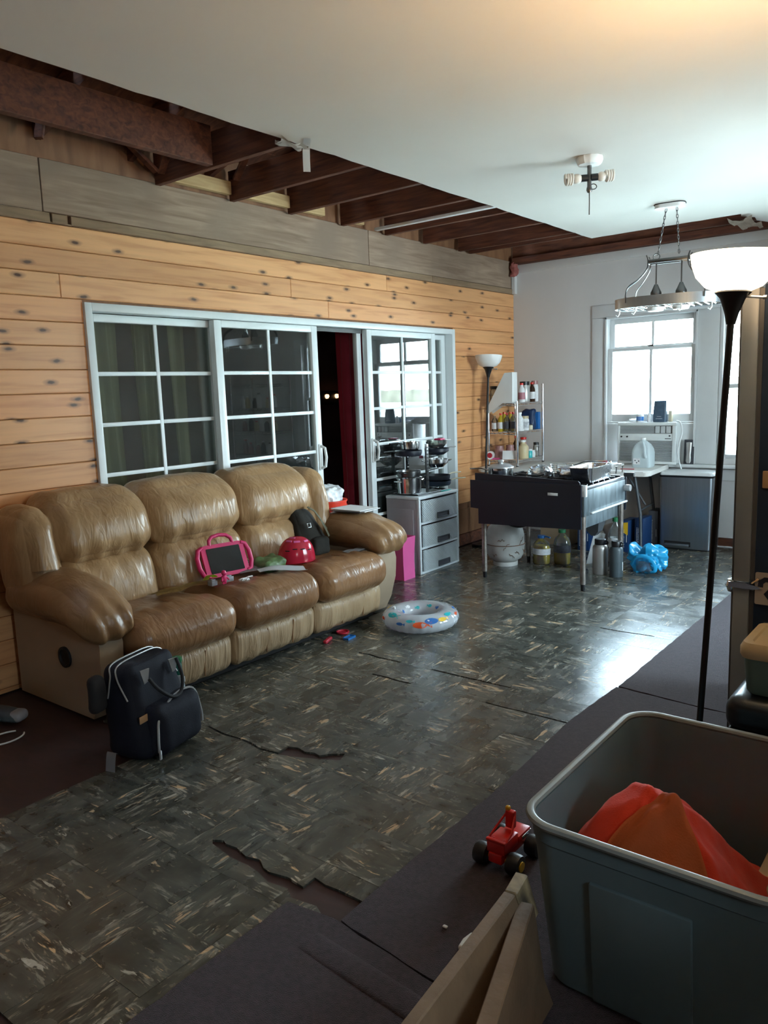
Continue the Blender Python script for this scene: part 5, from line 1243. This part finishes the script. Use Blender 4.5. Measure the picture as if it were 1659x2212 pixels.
# boxes under the table
def carton(label, x0, x1, y0, y1, h, m, marks=0, patch=False):
    t = thing('storage_bag_box', label, 'box', ((x0 + x1) / 2, (y0 + y1) / 2, 0))
    obj('box', B().box(x0, x1, y0, y1, 0, h, bev=.002), m, t)
    if patch: obj('patch', B().prism([(x0 + .012, h - .10), (x1 - .002, h - .13), (x1 - .002, h - .012), (x0 + .012, h - .02)], 0, .001, M=Matrix.Translation((0, y0 - .0002, 0)) @ Matrix.Rotation(R(90), 4, 'X')), 'yellow', t, smooth=False)
    if marks:
        b = B(); random.seed(marks)
        z = .04
        while z < h * .72:
            d_ = random.uniform(.006, .010); w_ = .020
            b.box(x0 + .016, x0 + .016 + w_, y0 - .0015, y0 - .0003, z, z + d_ * .35); b.box(x0 + .016, x0 + .019, y0 - .0015, y0 - .0003, z, z + d_); 
            if random.random() < .6: b.box(x0 + .016 + w_ - .003, x0 + .016 + w_, y0 - .0015, y0 - .0003, z, z + d_)
            z += d_ + .005
        b.box(x1 - .016, x1 - .011, y0 - .0015, y0 - .0003, .09, .16)
        obj('lettering', b, 'label_white', t, smooth=False)
carton('blue storage box with a yellow patch under the table', 1.425, 1.495, 6.72, 6.95, .285, 'blue_box', 3, True)
carton('second blue storage box under the table, right of the yellow-patched one', 1.525, 1.60, 6.80, 7.03, .30, 'blue_box', 5)
carton('dark grey box under the table beside the trash can', 1.545, 1.63, 7.10, 7.30, .33, 'dark_box', 8)
carton('blue box under the table behind the range funnel', 1.06, 1.17, 6.62, 6.85, .27, 'blue_box', 2)
carton('pale cardboard box under the table behind the propane tank', .62, .92, 6.75, 7.05, .30, 'cardboard')
b = B(); b.soft(1.18, 1.40, 6.9, 7.1, 0, .20, r=.06, n=12, wr=.02, ws=(10, 10, 10)); tag(obj('paper_sack', b, 'plate_tan'), 'slumped tan paper sack under the table', 'sack')
# stainless pedal bin
cn = thing('trash_can', 'tall stainless pedal trash can at the right end of the table', 'trash can', (1.885, 7.18, 0))
def cr(w, d, z, r=.03): return [(1.885 + x, 7.19 + y, z) for x, y in rr(w, d, r, 5)]
b = B(); b.ring_loft([cr(.445, .275, .012), cr(.450, .28, .03), cr(.462, .285, .655)]); obj('body', b, 'brushed', cn)
b = B(); b.ring_loft([cr(.466, .29, .655), cr(.472, .295, .662), cr(.472, .295, .672)]); obj('lid_band', b, 'black_plastic', cn)
b = B(); b.ring_loft([cr(.470, .293, .673), cr(.470, .293, .690), cr(.455, .28, .702)]); obj('lid', b, 'trim_paint', cn)
b = B(); b.ring_loft([cr(.44, .27, 0), cr(.44, .27, .0115)]); obj('foot', b, 'black_plastic', cn)
b = B(); b.box(1.72, 1.93, 7.015, 7.05, .035, .055, bev=.004); obj('pedal', b, 'brushed', cn)
obj('pedal_slot', B().box(1.71, 1.94, 7.0475, 7.0495, .03, .075), 'black_hole', cn, smooth=False)
# wire shelf by the back wall, right of the second window: shows as a reflection in the sliding door
ws_ = thing('wire_rack', 'tall chrome wire rack with bottles mirrored in the sliding door', 'shelf', (3.55, 7.15, 0))
for x in (3.20, 3.92):
    for y in (6.95, 7.33): obj('post', B().cyl((x, y, 0), (x, y, 1.75), .0125, n=10), 'chrome', ws_)
for z in (.30, .75, 1.05, 1.35, 1.65):
    b = B()
    for dz in (0, -.03): b.tube([(3.20, 6.95, z + dz), (3.92, 6.95, z + dz), (3.92, 7.33, z + dz), (3.20, 7.33, z + dz)], .004, 6, closed=True)
    b.tube([(3.20 + .72 * k / 20, 6.95, z - (.03 if k % 2 else 0)) for k in range(21)], .003, 5)
    for k in range(1, 14): x = 3.2 + .72 * k / 14; b.tube([(x, 6.95, z + .003), (x, 7.33, z + .003)], .002, 5)
    obj('wire_tier', b, 'chrome', ws_)
random.seed(14)
for z in (.754, 1.054, 1.354):
    for k in range(6):
        bottle('bottle', '%s bottle from the window on the %s tier of the tall chrome rack' % (('first', 'second', 'third', 'fourth', 'fifth', 'sixth')[k], {.754: 'lower', 1.054: 'middle', 1.354: 'upper'}[z]), (3.27 + k * .115, 7.08 + random.uniform(-.03, .03), z), .034, random.uniform(.12, .22), random.choice(('label_white', 'jar_pink', 'tan_plastic', 'brown_glass')), random.choice(('red_plastic', 'white_plastic', 'black_plastic')), .5, group='bottles on the chrome wire rack')
# ---------------------------------------------------------------- floor lamps
def torchiere(label, base, rx, ry, lit, H=1.80, rb=.127):
    t = thing('floor_lamp', label, 'lamp', base, rx=rx, ry=ry)
    b = B(); b.lathe([(0, 0), (.118, 0), (.12, .006), (.118, .016), (.03, .030), (.013, .038), (0, .038)], 28); obj('base', b, 'black_metal', t, world=False)
    b = B(); b.cyl((0, 0, .036), (0, 0, H - .20), .0105, n=12); obj('pole', b, 'black_metal', t, world=False)
    b = B(); b.lathe([(0, H - .205), (.013, H - .205), (.020, H - .175), (.036, H - .13), (.052, H - .112), (.050, H - .108), (0, H - .108)], 24); obj('cone', b, 'black_metal', t, world=False)
    b = B(); b.lathe([(.045, H - .110), (.08, H - .095), (.108, H - .065), (.122, H - .03), (rb, H - .002), (rb, H), (rb - .004, H), (.118, H - .03), (.104, H - .063), (.077, H - .090), (.045, H - .104), (0, H - .104)], 32, caps=False); obj('bowl', b, 'bowl_lit' if lit else 'bowl_off', t, world=False)
    b = B(); b.cyl((.04, 0, H - .125), (.085, 0, H - .13), .004, n=8); b.cyl((.085, 0, H - .13), (.095, 0, H - .13), .006, n=8); obj('switch', b, 'zip_silver', t, world=False)
    b = B(); b.lathe([(0, H - .104), (.018, H - .10), (.018, H - .075), (.030, H - .05), (.026, H - .025), (0, H - .015)], 14); obj('bulb', b, 'bowl_lit' if lit else 'bowl_off', t, world=False)
    if lit:
        l = bpy.data.lights.new('lamp_bulb_light', 'POINT'); l.energy = 13; l.color = (1.0, .68, .38); l.shadow_soft_size = .04
        o = bpy.data.objects.new('lamp_bulb_light', l); o.parent = t; o.location = (0, 0, H + .02); col.objects.link(o)
    return t
torchiere('lit floor lamp with a glowing white bowl beside the refrigerator', (3.300, 2.545, 0), 0, R(2.6), True, 1.862, .127)
torchiere('unlit floor lamp with a white bowl in the far corner by the pine wall', (.20, 6.395, 0), R(-4.4), 0, False, 1.812, .128)

# ---------------------------------------------------------------- ceiling lamp holder with two spiral bulbs
cl = thing('ceiling_light', 'white ceiling lamp holder with two spiral bulbs and a pull chain', 'ceiling light', (2.19, 4.24, CZ))
FX = Vector((.788, .615, 0))     # across
b = B(); n = 32
def flu(r, z): return [((r * (1 + .04 * math.cos(12 * 2 * math.pi * k / n))) * math.cos(2 * math.pi * k / n), (r * (1 + .04 * math.cos(12 * 2 * math.pi * k / n))) * math.sin(2 * math.pi * k / n), z) for k in range(n)]
b.ring_loft([flu(.070, -.001), flu(.072, -.012), flu(.066, -.030), flu(.058, -.040), flu(.02, -.043)]); obj('canopy', b, 'white_plastic', cl, world=False)
b = B(); b.cyl((0, 0, -.04), (0, 0, -.155), .012, n=10); b.lathe([(0, -.185), (.010, -.183), (.016, -.17), (.014, -.155), (0, -.15)], 12); obj('stem', b, 'nickel', cl, world=False)
for s_ in (-1, 1):
    c = Vector((FX.x * s_, FX.y * s_, .06 * s_)); q = c.normalized()
    o0 = Vector((0, 0, -.105))
    b = B(); b.cyl(o0 + q * .008, o0 + q * .045, .019, n=12); sk = obj('socket', b, 'socket_black', cl, world=False)
    b = B(); b.tube([o0 + q * .045, o0 + q * .055, o0 + q * .075, o0 + q * .085], [.016, .024, .026, .020], 14); bu = obj('spiral_bulb', b, 'cfl', cl, world=False)
    sd = q.cross(Vector((0, 0, 1))).normalized(); up = sd.cross(q)
    b = B(); b.tube([o0 + q * (.088 + .045 * t / 50) + sd * (.026 * math.cos(t / 50 * 7 * math.pi)) + up * (.026 * math.sin(t / 50 * 7 * math.pi)) for t in range(51)], .0062, 8); o = obj('spiral_tube', b, 'cfl', cl, world=False)
b = B(); b.tube([(FX.x * (.022 + .018 * math.cos(a)), FX.y * (.022 + .018 * math.cos(a)), -.152 + .014 * math.sin(a)) for a in [k * math.pi / 7 for k in range(14)]], .0025, 6, closed=True); obj('wire_ring', b, 'socket_black', cl, world=False)
b = B(); b.tube([(0, 0, -.18), (.001, 0, -.24), (0, 0, -.298)], .0028, 6); obj('pull_chain', b, 'nickel', cl, world=False)

# ---------------------------------------------------------------- hanging pot rack with two lights
pr = thing('pot_rack_light', 'hanging oval pot rack with two downlights and chains before the window', 'pot rack', (2.145, 5.71, CZ), rz=R(8))
b = B(); b.prism([(x, y) for x, y in rr(.20, .13, .05, 5)], -.030, -.006); cpy = obj('canopy', b, 'trim_paint', pr, world=False)
b = B(); b.prism([(x * 1.05, y * 1.05) for x, y in rr(.20, .13, .05, 5)], -.0055, -.001); obj('ceiling_gap', b, 'black_hole', pr, world=False)
def link_ring(c, d, up, L=.026, w=.011, r=.003):
    d = d.normalized(); s_ = up
    return [c + d * (L / 2 * math.cos(a)) + s_ * (w / 2 * math.sin(a)) for a in [k * math.pi / 6 for k in range(12)]], r
for s_ in (-1, 1):
    p0 = Vector((.035 * s_ + .01, 0, -.03)); p1 = Vector((.055 * s_ * (1.4 if s_ < 0 else 1.2), 0, -.335)); d = p1 - p0; m = 13
    ch = B()
    for k in range(m):
        c = p0.lerp(p1, (k + .5) / m); u = Vector((0, 1, 0)) if k % 2 else Vector((1, 0, 0)); pts, r = link_ring(c, d, (u - d.normalized() * u.dot(d.normalized())).normalized(), L=.032); ch.tube(pts, .0028, 6, closed=True)
    obj('chain', ch, 'nickel', pr, world=False)
b = B(); b.tube([(-.085 + .022 * math.cos(a), 0, -.345 + .022 * math.sin(a)) for a in [k * math.pi / 8 for k in range(16)]], .004, 6, closed=True); obj('ring', b, 'nickel', pr, world=False)
b = B(); b.box(-.14, .14, -.045, -.037, -.392, -.365, bev=.002); b.box(-.14, .14, .037, .045, -.392, -.365, bev=.002); b.box(-.14, -.132, -.037, .037, -.392, -.365); b.box(.132, .14, -.037, .037, -.392, -.365); obj('top_frame', b, 'nickel', pr, world=False)
for sx in (-1, 1):
    for sy in (-1, 1):
        b = B(); b.tube(arc([(sx * .145, sy * .045, -.335), (sx * .135, sy * .045, -.37), (sx * .14, sy * .05, -.43), (sx * .19, sy * .085, -.50), (sx * .245, sy * .135, -.55), (sx * .26, sy * .155, -.60), (sx * .26, sy * .158, -.66)]), .010, 6, flat=(1.3, .4)); obj('scroll_arm', b, 'nickel', pr, world=False)
def ov(a, k=1.0): return (.365 * k * math.copysign(abs(math.cos(a)) ** .85, math.cos(a)), .205 * k * math.copysign(abs(math.sin(a)) ** .85, math.sin(a)))
n = 64
b = B(); b.ring_loft([[(*ov(2 * math.pi * k / n, kk), z) for k in range(n)] for kk, z in ((1, -.695), (1, -.625), (.985, -.625), (.985, -.695))] + [[(*ov(2 * math.pi * k / n, 1), -.695) for k in range(n)]], caps=False); obj('oval_band', b, 'brushed', pr, world=False)
b = B()
for k in range(-6, 7):
    x = k * .05; y = .205 * (1 - (abs(x) / .365) ** 2.35) ** (1 / 2.35) * .98; b.tube([(x, -y, -.69), (x, y, -.69)], .0032, 6)
for k in range(-3, 4):
    y = k * .05; x = .365 * max(0, 1 - (abs(y) / .205) ** 2.35) ** (1 / 2.35) * .98; b.tube([(-x, y, -.685), (x, y, -.685)], .0032, 6)
obj('wire_grid', b, 'chrome', pr, world=False)
for x in (-.085, .085):
    b = B(); b.cyl((x, 0, -.39), (x, 0, -.545), .005, n=8); rd = obj('light_rod', b, 'nickel', pr, world=False)
    b = B(); b.lathe([(0, -.53), (.012, -.535), (.025, -.565), (.038, -.59), (.038, -.615), (.030, -.63), (0, -.63)], 18, o=(x, 0, 0)); obj('light_socket', b, 'nickel', pr, world=False)
    b = B(); b.lathe([(.028, -.63), (.048, -.665), (.060, -.70), (.052, -.718), (0, -.724)], 18, o=(x, 0, 0)); obj('reflector_bulb', b, 'bowl_off', pr, world=False)
    b = B(); b.tube([(x + .068 * math.cos(a), .068 * math.sin(a), -.689) for a in [k * math.pi / 10 for k in range(20)]], .004, 6, closed=True); obj('light_ring', b, 'chrome', pr, world=False)
for x, y in ((-.32, -.08), (-.19, -.17), (.30, -.10), (.12, -.19)):
    b = B(); b.tube([(x, y, -.695), (x, y, -.725), (x - .010, y - .012, -.745), (x - .022, y - .02, -.735)], .005, 6); obj('hook', b, 'white_plastic', pr, world=False)

# ---------------------------------------------------------------- black refrigerator at the right
fr_ = thing('refrigerator', 'tall navy-black refrigerator seen from the side at the right edge', 'refrigerator', (3.66, 3.57, 0))
obj('cabinet', B().box(3.334, 4.05, 3.15, 3.98, .03, 1.83, bev=.006), 'fridge_side', fr_)
obj('foot_panel', B().box(3.36, 4.03, 3.17, 3.96, 0, .0295), 'black_plastic', fr_, smooth=False)
for z0, z1 in ((.04, .695), (.715, 1.825)):
    d_ = obj('door', B().box(3.258, 3.318, 3.150, 3.982, z0, z1, bev=.006), 'fridge_edge', fr_)
    obj('door_front', B().box(3.2515, 3.2575, 3.154, 3.978, z0 + .004, z1 - .004, bev=.004), 'fridge_gasket', d_)
    obj('gasket', B().box(3.3185, 3.3335, 3.158, 3.97, z0 + .01, z1 - .01), 'fridge_gasket', d_, smooth=False)
b = B(); b.prism([(3.245, .6955), (3.245, .7145), (3.30, .716), (3.345, .708), (3.365, .700), (3.34, .694), (3.30, .692)], 0, .012, M=Matrix.Translation((0, 3.150, 0)) @ Matrix.Rotation(R(90), 4, 'X')); obj('hinge', b, 'chrome', fr_)
b = B(); b.tube([(3.33, 3.143, .715), (3.345, 3.142, .728), (3.352, 3.142, .738)], .006, 8); obj('hinge_pin', b, 'chrome', fr_)
b = B(); b.lathe([(0, -.030), (.015, -.024), (.023, 0), (.015, .024), (0, .030)], 16, M=tf((3.250, 3.17, .694))); obj('handle_cap', b, 'chrome', fr_)
pt = thing('number_plate', 'tan plate with a dark curved figure on the refrigerator side', 'plate', (3.415, 3.146, .70))
PMx = Matrix(((1, 0, 0, 0), (0, 0, -1, 0), (0, 1, 0, 0), (0, 0, 0, 1)))
b = B(); b.prism(rr(.150, .125, .006, 3), 0, .003, M=PMx); obj('plate', b, 'plate_tan', pt, world=False)
fg = [Vector(p).to_3d() for p in [(-.056, .006), (-.054, .024), (-.040, .036), (-.020, .036), (-.006, .024), (-.006, .006), (-.022, -.008), (-.034, -.020), (-.022, -.034), (.0, -.038), (.024, -.034)]]
L_, R_ = [], []
for i, p in enumerate(fg):
    d_ = (fg[min(i + 1, len(fg) - 1)] - fg[max(i - 1, 0)]).normalized(); n_ = Vector((-d_.y, d_.x, 0)) * .0095
    L_.append(p + n_); R_.append(p - n_)
b = B(); k = len(fg); b._add([PMx @ Vector((p.x, p.y, .0036)) for p in L_ + R_] + [PMx @ Vector((p.x, p.y, .0046)) for p in L_ + R_], [(i, i + 1, k + i + 1, k + i) for i in range(k - 1)] + [(2 * k + i, 2 * k + i + 1, 3 * k + i + 1, 3 * k + i) for i in range(k - 1)])
obj('figure', b, 'plate_ink', pt, world=False, smooth=False)
b = B(); b.soft(3.352, 3.41, 3.141, 3.1485, 1.085, 1.15, r=.003, n=6); tag(obj('magnet', b, 'leather_tab'), 'peach-coloured magnet high on the refrigerator side', 'magnet')

# ---------------------------------------------------------------- black ottoman with boxes on it
ot = thing('ottoman', 'glossy black padded ottoman under the sage storage box', 'ottoman', (3.67, 2.87, 0))
b = B(); b.soft(3.352, 4.0, 2.69, 3.085, .30, .42, r=.045, n=18, bulge=(0, 0, .01)); obj('cushion', b, 'ottoman', ot)
b = B(); b.box(3.365, 3.985, 2.70, 3.075, .012, .31, bev=.01); obj('body', b, 'ottoman', ot)
for x in (3.40, 3.95):
    for y in (2.73, 3.04): obj('foot', B().cyl((x, y, 0), (x, y, .012), .02, n=10), 'black_plastic', ot)
gb = thing('storage_box', 'sage green storage box with a tan lid on the black ottoman', 'box', (3.60, 2.865, .428))
def gr(w, d, z, r=.03): return [(x, y, z) for x, y in rr(w, d, r, 5)]
b = B(); b.ring_loft([gr(.37, .24, 0), gr(.385, .25, .01), gr(.41, .27, .150), gr(.40, .26, .150), gr(.37, .24, .012)]); obj('body', b, 'sage', gb, world=False)
b = B(); b.ring_loft([gr(.418, .278, .128, .035), gr(.428, .288, .140, .035), gr(.428, .288, .165, .035), gr(.410, .270, .182, .03), gr(.36, .225, .182, .025), gr(.35, .215, .176, .02)]); ld = obj('lid', b, 'tan_lid', gb, world=False)
b = B(); b.box(-.09, .09, -.150, -.143, .095, .168, bev=.003); obj('latch', b, 'sage', gb, world=False)
b = B(); b.box(-.222, -.213, -.05, .05, .115, .160, bev=.003); obj('latch', b, 'clear_plastic', gb, world=False)
b = B(); b.box(3.40, 3.62, 3.015, 3.075, .425, .49, bev=.002); tag(obj('support_box', b, 'dark_box'), 'dark box on the ottoman behind the sage storage box', 'box')
pk = thing('pink_case', 'flat pink case with a white top behind the sage storage box', 'case', (3.46, 3.045, .491))
b = B(); b.box(-.095, .10, -.035, .035, 0, .028, bev=.003); obj('body', b, 'pink_board', pk, world=False)
b = B(); b.ring_loft([gr(.19, .066, .0285, .01), gr(.15, .05, .05, .01)]); obj('top', b, 'white_plastic', pk, world=False)
b = B(); b.soft(3.39, 3.47, 3.02, 3.07, .542, .60, r=.02, n=10, wr=.012, ws=(25, 25, 25)); tag(obj('clear_packet', b, 'clear_plastic'), 'crumpled clear packet on the pink case', 'packet')

# ---------------------------------------------------------------- big grey tote in the foreground
tt = thing('storage_tote', 'large grey-blue plastic storage tote in the right foreground', 'tote', (3.48, 1.965, 0))
def tr2(w, d, z, r): return [(x, y, z) for x, y in rr(w, d, r, 7)]
TW, TD, TH = .64, .79, .455
b = B(); b.ring_loft([tr2(TW - .12, TD - .12, .0, .06), tr2(TW - .10, TD - .10, .012, .07), tr2(TW - .030, TD - .030, TH - .06, .08), tr2(TW - .022, TD - .022, TH - .055, .085), tr2(TW - .020, TD - .020, TH - .012, .085), tr2(TW - .034, TD - .034, TH - .012, .08), tr2(TW - .050, TD - .050, TH - .07, .075), tr2(TW - .11, TD - .11, .018, .06)]); obj('body', b, 'tote_out', tt, world=False, angle=16)
b = B(); pts = rr(TW - .010, TD - .010, .09, 8); b.tube([(x, y, TH - .006) for x, y in pts], .012, 8, closed=True, flat=(1, .8)); obj('rim', b, 'tote_rim', tt, world=False)
th = math.atan2(.035, TH - .07)
for s_ in (-1, 1):
    Mx = Matrix.Translation((0, s_ * ((TD - .10) / 2), .012)) @ Matrix.Rotation(-s_ * th, 4, 'X')
    b = B(); b.box(-.135, -.02 + .12, -.010 if s_ < 0 else -.006, .006 if s_ < 0 else .010, .0, .33, bev=.005, M=Mx); obj('panel', b, 'tote_out', tt, world=False)
    Mx = Matrix.Translation((s_ * ((TW - .10) / 2), 0, .012)) @ Matrix.Rotation(s_ * th, 4, 'Y')
    b = B(); b.box(-.010 if s_ < 0 else -.006, .006 if s_ < 0 else .010, -.17, .17, .0, .33, bev=.005, M=Mx); obj('panel', b, 'tote_out', tt, world=False)
# orange jacket in the tote
jk = thing('jacket', 'bright orange-red jacket heaped inside the grey tote', 'jacket', (3.48, 1.93, .02))
def hgt(x, y):
    g = .31 * math.exp(-((x + .055) / .22) ** 2 - ((y + .05) / .28) ** 2) + .06
    g += .12 * math.exp(-((x - .10) / .16) ** 2 - ((y + .20) / .16) ** 2) + .14 * math.exp(-((x + .20) / .14) ** 2 - ((y + .16) / .16) ** 2)
    rd = abs((x + .06) * .75 - (y - .06) * .66); g += .045 * math.exp(-(rd / .035) ** 2) * sm(.25, .0, math.hypot(x, y))
    rd2 = abs((x - .07) * .86 - (y - .02) * .5); g += .03 * math.exp(-(rd2 / .025) ** 2)
    rd3 = abs((x + .13) * .5 + (y + .05) * .86); g += .022 * math.exp(-(rd3 / .022) ** 2)
    return g + .012 * noise.noise(Vector((x * 16, y * 16, 1))) + .006 * noise.noise(Vector((x * 40, y * 22, 4)))
def clothfn(u, v):
    x = -.245 + .49 * u; y = -.30 + .58 * v; return (x, y, hgt(x, y))
b = B(); b.grid(clothfn, 48, 54, thick=.006); obj('shell', b, 'orange_red', jk, world=False, angle=80)
def panelfn(u, v):
    a = Vector((-.17, -.27)); c = Vector((-.03, -.08)); d_ = Vector((.16, -.27))
    p = a.lerp(d_, u); p = p.lerp(c, v * .98); return (p.x, p.y, hgt(p.x, p.y) + .007)
b = B(); b.grid(panelfn, 20, 20, thick=.003); obj('panel', b, 'orange_panel', jk, world=False, angle=80)
b = B(); b.box(3.60, 3.73, 2.02, 2.24, .05, .18, bev=.004); tag(obj('cardboard_carton', b, 'cardboard'), 'brown cardboard carton inside the grey tote behind the jacket', 'carton')

# ---------------------------------------------------------------- boards leaning at the tote, toy truck, spoon
wf_ = thing('wooden_frame', 'old wooden frame leaning on its edge beside the grey tote', 'frame', (3.12, 1.40, 0))
def plank(p, q, lean, h, th_, m, nm):
    p, q = Vector(p), Vector(q); d_ = q - p; d_.z = 0
    nrm = Vector((d_.y, -d_.x, 0)).normalized(); dn = Vector((-nrm.x * lean, -nrm.y * lean, -h))
    b = B(); cs = []
    for pt_ in (p, q): cs += [pt_, pt_ + nrm * th_, pt_ + nrm * th_ + dn, pt_ + dn]
    b._add(cs, [(0, 1, 2, 3), (7, 6, 5, 4), (0, 4, 5, 1), (1, 5, 6, 2), (2, 6, 7, 3), (3, 7, 4, 0)])
    bmesh.ops.bevel(b.bm, geom=b.bm.edges[:], offset=.003, segments=1, affect='EDGES'); return obj(nm, b, m, wf_, angle=20)
plank((3.185, .98, .262), (3.142, 1.545, .262), -.10, .258, .030, 'old_board', 'board')
plank((3.142, 1.546, .262), (3.128, 1.630, .262), -.03, .10, .032, 'frame_wood', 'corner_block')
plank((3.32, 1.05, .235), (3.170, 1.565, .235), -.03, .231, .040, 'old_board', 'stud')
tk_ = thing('toy_truck', 'red toy monster truck with yellow hubs on the carpet', 'toy', (2.885, 2.025, .008))
for sx in (-1, 1):
    for sy in (-1, 1):
        w = B(); w.lathe([(0, -.022), (.018, -.022), (.031, -.020), (.034, -.012), (.034, .012), (.031, .020), (.018, .022), (0, .022)], 20, M=tf((sx * .058, sy * .062, .034), 0, 0, R(90)))
        wo = obj('wheel', w, 'rubber', tk_, world=False)
        h = B(); h.lathe([(0, -.001), (.016, -.001), (.016, .003), (.010, .004), (0, .002)], 16, M=tf((sx * .0805, sy * .062, .034), 0, 0, R(90) * sx)); obj('hub', h, 'yellow', tk_, world=False)
    a = B(); a.cyl((0, sx * .062, .034), (.04, sx * .062, .034), .005, n=8); a.cyl((0, sx * .062, .034), (-.04, sx * .062, .034), .005, n=8); obj('axle', a, 'yellow', tk_, world=False)
b = B(); b.box(-.024, .024, -.085, .085, .028, .060, bev=.004); b.box(-.032, .032, -.080, .010, .058, .098, bev=.004); b.box(-.034, .034, .010, .090, .056, .082, bev=.006); obj('body', b, 'red_plastic', tk_, world=False)
b = B()
for x in (-.030, .030): b.tube([(x, -.078, .096), (x, -.030, .110), (x * .5, .018, .145)], .004, 6)
b.box(-.034, .034, -.082, -.070, .094, .104, bev=.003); b.tube([(-.02, -.075, .10), (-.012, -.02, .085)], .004, 6); b.tube([(.02, -.075, .10), (.012, -.02, .085)], .004, 6)
obj('roll_bar', b, 'red_plastic', tk_, world=False)
b = B(); b.soft(-.016, .016, .008, .030, .10, .158, r=.006, n=8); obj('seat', b, 'red_plastic', tk_, world=False)
b = B(); b.soft(-.018, -.002, .012, .028, .155, .170, r=.006, n=8); obj('light', b, 'yellow', tk_, world=False)
b = B(); b.box(.026, .036, .03, .09, .060, .074, bev=.003); b.box(-.036, -.026, .03, .09, .060, .074, bev=.003); obj('fender', b, 'chrome', tk_, world=False)
spn = thing('spoon', 'white plastic spoon lying behind the wooden frame', 'spoon', (2.992, 1.68, .009))
b = B(); b.soft(-.020, .014, -.10, -.030, 0, .014, r=.006, n=10, warp=lambda p: (p.x * (1 - .3 * abs(p.y + .065) / .035), p.y, p.z)); obj('bowl', b, 'white_plastic', spn, world=False)
b = B(); b.tube([(-.004, -.035, .006), (-.010, .05, .008), (-.016, .14, .006)], .006, 8, flat=(1, .5)); obj('handle', b, 'white_plastic', spn, world=False)
b = B(); b.soft(2.893, 2.907, 1.632, 1.642, .009, .014, r=.002, n=4); tag(obj('crumb', b, 'paper'), 'tiny white scrap on the dark carpet', 'scrap')

# things that stand on the carpet
for o in (fr_, ot, gb, tt, jk, wf_, pt, pk): o.location.z += .0095
for nm in ('support_box', 'clear_packet', 'magnet', 'cardboard_carton'): bpy.data.objects[nm].location.z += .0095
for o in bpy.data.objects:
    if o.name.startswith('floor_lamp') and o.location.x > 3: o.location.z += .009
